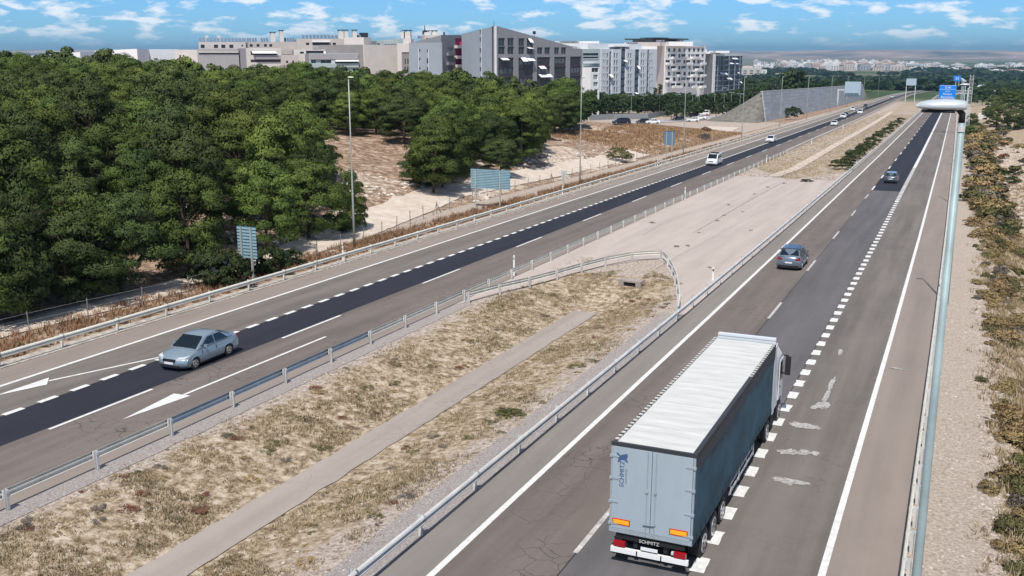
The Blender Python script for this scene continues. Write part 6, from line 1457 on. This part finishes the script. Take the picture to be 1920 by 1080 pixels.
# loose debris and weeds on the crossing
random.seed(9)
for px, py in ((1345, 415), (1366, 385), (1408, 433), (1222, 419), (1310, 437), (1290, 462), (1268, 464), (1330, 503), (1415, 365), (1440, 352), (1392, 398), (1358, 405), (1470, 345)):
    p = gp(px, py); o = inst('weed', cu['olive'], None, (p[0], p[1], float(hgt(p[0], p[1])) + .02), (0, 0, px)); s = random.uniform(.12, .26); o.scale = (s * 1.6, s, s * .6); tag(o, 'small dry weed growing out of the beige crossing', 'weed', 'weeds on the beige crossing')

# ------------------------------------------------------------------ street trees, cypresses, street lamps before the white blocks
random.seed(31)
ct = [crown_mesh('crown', 300 + k, 2.6, 4.3, 46, 44, .26, .72, FO['city'], 1.0, .1, .8, 1.8) for k in range(4)]; ctt = trunk_mesh(60, 4.6, .14, 1.6)
def city_tree(a, b, s, h, label, group=None, z=None, sz=None):
    z = float(hgt(a, b)) if z is None else z; r = thing('street_tree', label, 'tree', (a, b, z), random.uniform(0, 6), group); c = inst('crown', random.choice(ct), r, (0, 0, 1.7 * h / 6)); c.scale = (s, s, h / 6.0); t = inst('trunk', ctt, r); t.scale = (1, 1, h / 6.0); return r
for k in range(95):
    px = 1098 + 300 * (k / 95) + random.uniform(-5, 5); d = random.choice((345, 362, 380, 398)) + random.uniform(-8, 8) + (px - 1098) * .15
    if px > 1330: d += 40
    p = pd(px, d, 190); city_tree(p[0], p[1], random.uniform(.85, 1.25), random.uniform(5.5, 8), 'round dark green tree in the belt before the white blocks', 'trees before the white blocks')
for k, px in enumerate((1279, 1255, 1305, 1340, 1356, 1372)): p = gp(px, 227 - (px - 1255) * .06); city_tree(p[0], p[1] + 2, .8, 5.6, 'small round tree with bare trunk beside the parked cars', 'trunked trees by the parked cars')
cyp = crown_mesh('crown', 400, .8, 9, 60, 40, .24, .5, FO['city'], 1.0, 0, .7, 1.8)
for i, (px, d, hh) in enumerate(((1116, 362, .95), (1133, 362, .85), (1228, 372, 1.1), (1237, 372, 1.25), (1340, 400, .8))):
    p = pd(px, d, 190); o = thing('cypress_tree', ['pointed cypress before the banded block', 'thin pointed cypress left of the slit window block', 'pointed cypress left of the taller one', 'tallest pointed cypress before the cream block', 'small cypress before the slate block'][i], 'tree', (p[0], p[1], float(hgt(p[0], p[1])))); c = inst('crown', cyp, o, (0, 0, .5)); c.scale = (1, 1, hh); MB().tube([(0, 0, -.3), (0, 0, 1.5)], .12, 6).build('trunk', FO['bark'], o)
sl_p = thing('street_lamp', 'double headed street lamp among the trees before the white blocks', 'street lamp', (0, 0, 0), 0, 'street lamps before the white blocks')
MB().tube([(0, 0, 0), (0, 0, 8.5)], [.09, .05], 6).build('pole', M['polel'], sl_p); MB().box(-1.3, -.12, 8.5, -.4, .12, 8.62).box(.4, -.12, 8.5, 1.3, .12, 8.62).box(-.5, -.04, 8.5, .5, .04, 8.56).build('lamp_head', M['lamp'], sl_p)
for i, (px, py) in enumerate(((1184, 186), (1207, 191), (1237, 187), (1271, 181), (1298, 198), (1311, 190), (1327, 178), (1340, 186), (1358, 182), (1372, 173), (1388, 181))):
    d = 352 + (px - 1184) * .25; p = pd(px, d, py); zt_ = zat(py, d, px); z = zt_ - 8.6; loc = (p[0], p[1], max(z, float(hgt(p[0], p[1])) - 1))
    if i == 0: sl_p.location = loc
    else: dup(sl_p, loc, .3 * i)
r = thing('low_fence', 'low grey fence wall along the street behind the parked cars', 'fence', (-90, 300, 0)); mb = MB(); fp2 = [gp(px, py) for px, py in ((1105, 226), (1150, 224), (1215, 223), (1262, 214), (1300, 208), (1330, 204))]
for p, q in zip(fp2, fp2[1:]): mb.bar((p[0] + 90, p[1] - 300, float(hgt(p[0], p[1])) + .9), (q[0] + 90, q[1] - 300, float(hgt(q[0], q[1])) + .9), .15, 1.8)
mb.build('fence_wall', wm('grey_fence_panel', (.24, .26, .27)), r)

# ------------------------------------------------------------------ middle distance and valley town
random.seed(44)
for k in range(75):
    px = random.uniform(1385, 1715); d = random.uniform(740, 1150); p = pd(px, d, 150); s = random.uniform(1.2, 2.4)
    if abs(p[0] - (-15 + cl(p[1]))) < 42: continue
    z = float(hgt(p[0], p[1])); city_tree(p[0], p[1], s, random.uniform(8, 13), 'dark tree in the belt beyond the retaining wall', 'trees beyond the retaining wall')
for px, d, h in ((1481, 560, 15), (1489, 565, 17), (1497, 570, 15), (1472, 600, 11), (1508, 610, 11), (1405, 560, 9), (1415, 540, 9), (1425, 545, 10), (1398, 500, 9), (1435, 520, 8), (1392, 470, 9), (1408, 455, 8)):
    p = pd(px, d, 150); city_tree(p[0], p[1], h / 6.5, h, 'tall dark tree behind the retaining wall' if h > 12 else 'mid green tree left of the retaining wall', 'tall trees behind the retaining wall' if h > 12 else 'trees left of the retaining wall', z=float(hgt(p[0], p[1])) + (2 if h > 12 else 0))
for k in range(34):
    px = random.uniform(1822, 1925); d = random.uniform(560, 1100); p = pd(px, d, 150); city_tree(p[0], p[1], random.uniform(1, 1.8), random.uniform(6, 9), 'tree in the low ground beyond the right bank', 'trees beyond the right bank')
# far woods as one mass
blob = crown_mesh('grove', 500, 1, 1, 7, 16, .42, .5, FO['city'], .8, .3, .7, 1.3); its = []
for k in range(3300):
    px = random.uniform(1330, 2000); d = 1150 + 2700 * random.random() ** 1.1; p = pd(px, d, 150)
    v_ = float(vn(p[0], p[1], 260, 50)) * .6 + float(vn(p[0], p[1], 90, 51)) * .4
    band = 1 if 1900 < d < 3000 else .55
    if v_ < .70 - .20 * band: continue
    s = random.uniform(5, 13); its.append((blob, mx(p[0], p[1], float(hgt(p[0], p[1])) - 1, random.uniform(0, 6), s * 1.6, s, s * .75)))
join_inst('distant_woods', its, label='dark groves spread over the valley floor', cat='woods')
wmts = [mat('far_white_wall', (.78, .77, .75), .9), mat('far_cream_wall', (.60, .52, .46), .9), mat('far_pink_wall', (.52, .37, .31), .9), mat('far_grey_wall', (.42, .44, .47), .9)]; rfm = [mat('far_tile_roof', (.40, .28, .23), .9), mat('far_flat_roof', (.55, .53, .50), .9)]
fb = []
for wi in range(4):
    for ri in range(2):
        mb = MB(); mb.box(-.5, -.5, 0, .5, .5, 1, 0)
        if ri == 0: mb.prism([(-.54, 1.0), (.54, 1.0), (0, 1.28)], -.52, .52, 1)
        else: mb.box(-.5, -.5, 1.001, .5, .5, 1.05, 1).box(-.15, -.15, 1.051, .2, .2, 1.25, 0)
        # window bands
        for zz in (.18, .42, .66): 
            for xx in (-.36, -.12, .12, .36): mb.box(xx - .06, -.503, zz, xx + .06, -.5005, zz + .13, 2)
        fb.append(mb.mesh('far_house', [wmts[wi], rfm[ri], G['glass2']]))
for k in range(285):
    if k < 225: px = random.triangular(1385, 1735, 1600); 
    else: px = random.uniform(1700, 1925)
    d = random.uniform(3300, 5200) if k < 225 else random.uniform(2900, 5600); p = pd(px, d, 120)
    wd = random.uniform(14, 42); h = random.uniform(8, 22) if k < 225 else random.uniform(5, 12)
    if random.random() < .12: wd *= 2; h *= .6
    o = inst('far_house', random.choices(fb, (3, 9, 2, 5, 1, 3, 1, 2))[0], None, (p[0], p[1], float(hgt(p[0], p[1])) - 1), (0, 0, YAW + random.uniform(-.5, .5))); o.scale = (wd, random.uniform(12, 24), h)
    tag(o, 'tiny building of the pale town in the valley' if k < 225 else 'tiny scattered building at the right of the valley', 'building', 'buildings of the valley town' if k < 225 else 'scattered buildings right of the town')
for k, (px, d, wd, h) in enumerate(((1400, 2300, 62, 20), (1415, 2350, 50, 16), (1838, 1180, 26, 6), (1846, 1100, 18, 6), (1898, 1500, 50, 4), (1410, 1500, 60, 5), (1425, 1150, 45, 8), (1412, 1300, 50, 7), (1510, 1700, 70, 6), (1530, 1500, 50, 5), (1560, 1650, 60, 6), (1845, 900, 12, 5))):
    p = pd(px, d, 130); o = inst('warehouse', fb[1 if k % 2 else 3], None, (p[0], p[1], float(hgt(p[0], p[1])) - .5), (0, 0, YAW + .2)); o.scale = (wd, 18, h); tag(o, 'low pale warehouse on the plain below the motorway', 'building', 'warehouses on the plain')

# ------------------------------------------------------------------ air
if HAZE:
    bm = MB().box(-18500, -4500, -110, 18500, 24500, 130); m = bpy.data.materials.new('haze'); m.use_nodes = True; t = m.node_tree; t.nodes.clear()
    pv = N(t, 'ShaderNodeVolumePrincipled'); pv.inputs['Color'].default_value = (.46, .78, 1.0, 1); pv.inputs['Density'].default_value = 7.5e-5; pv.inputs['Anisotropy'].default_value = .3
    oo = N(t, 'ShaderNodeOutputMaterial'); t.links.new(pv.outputs[0], oo.inputs['Volume']); h = bm.build('haze', m); h['kind'] = 'stuff'
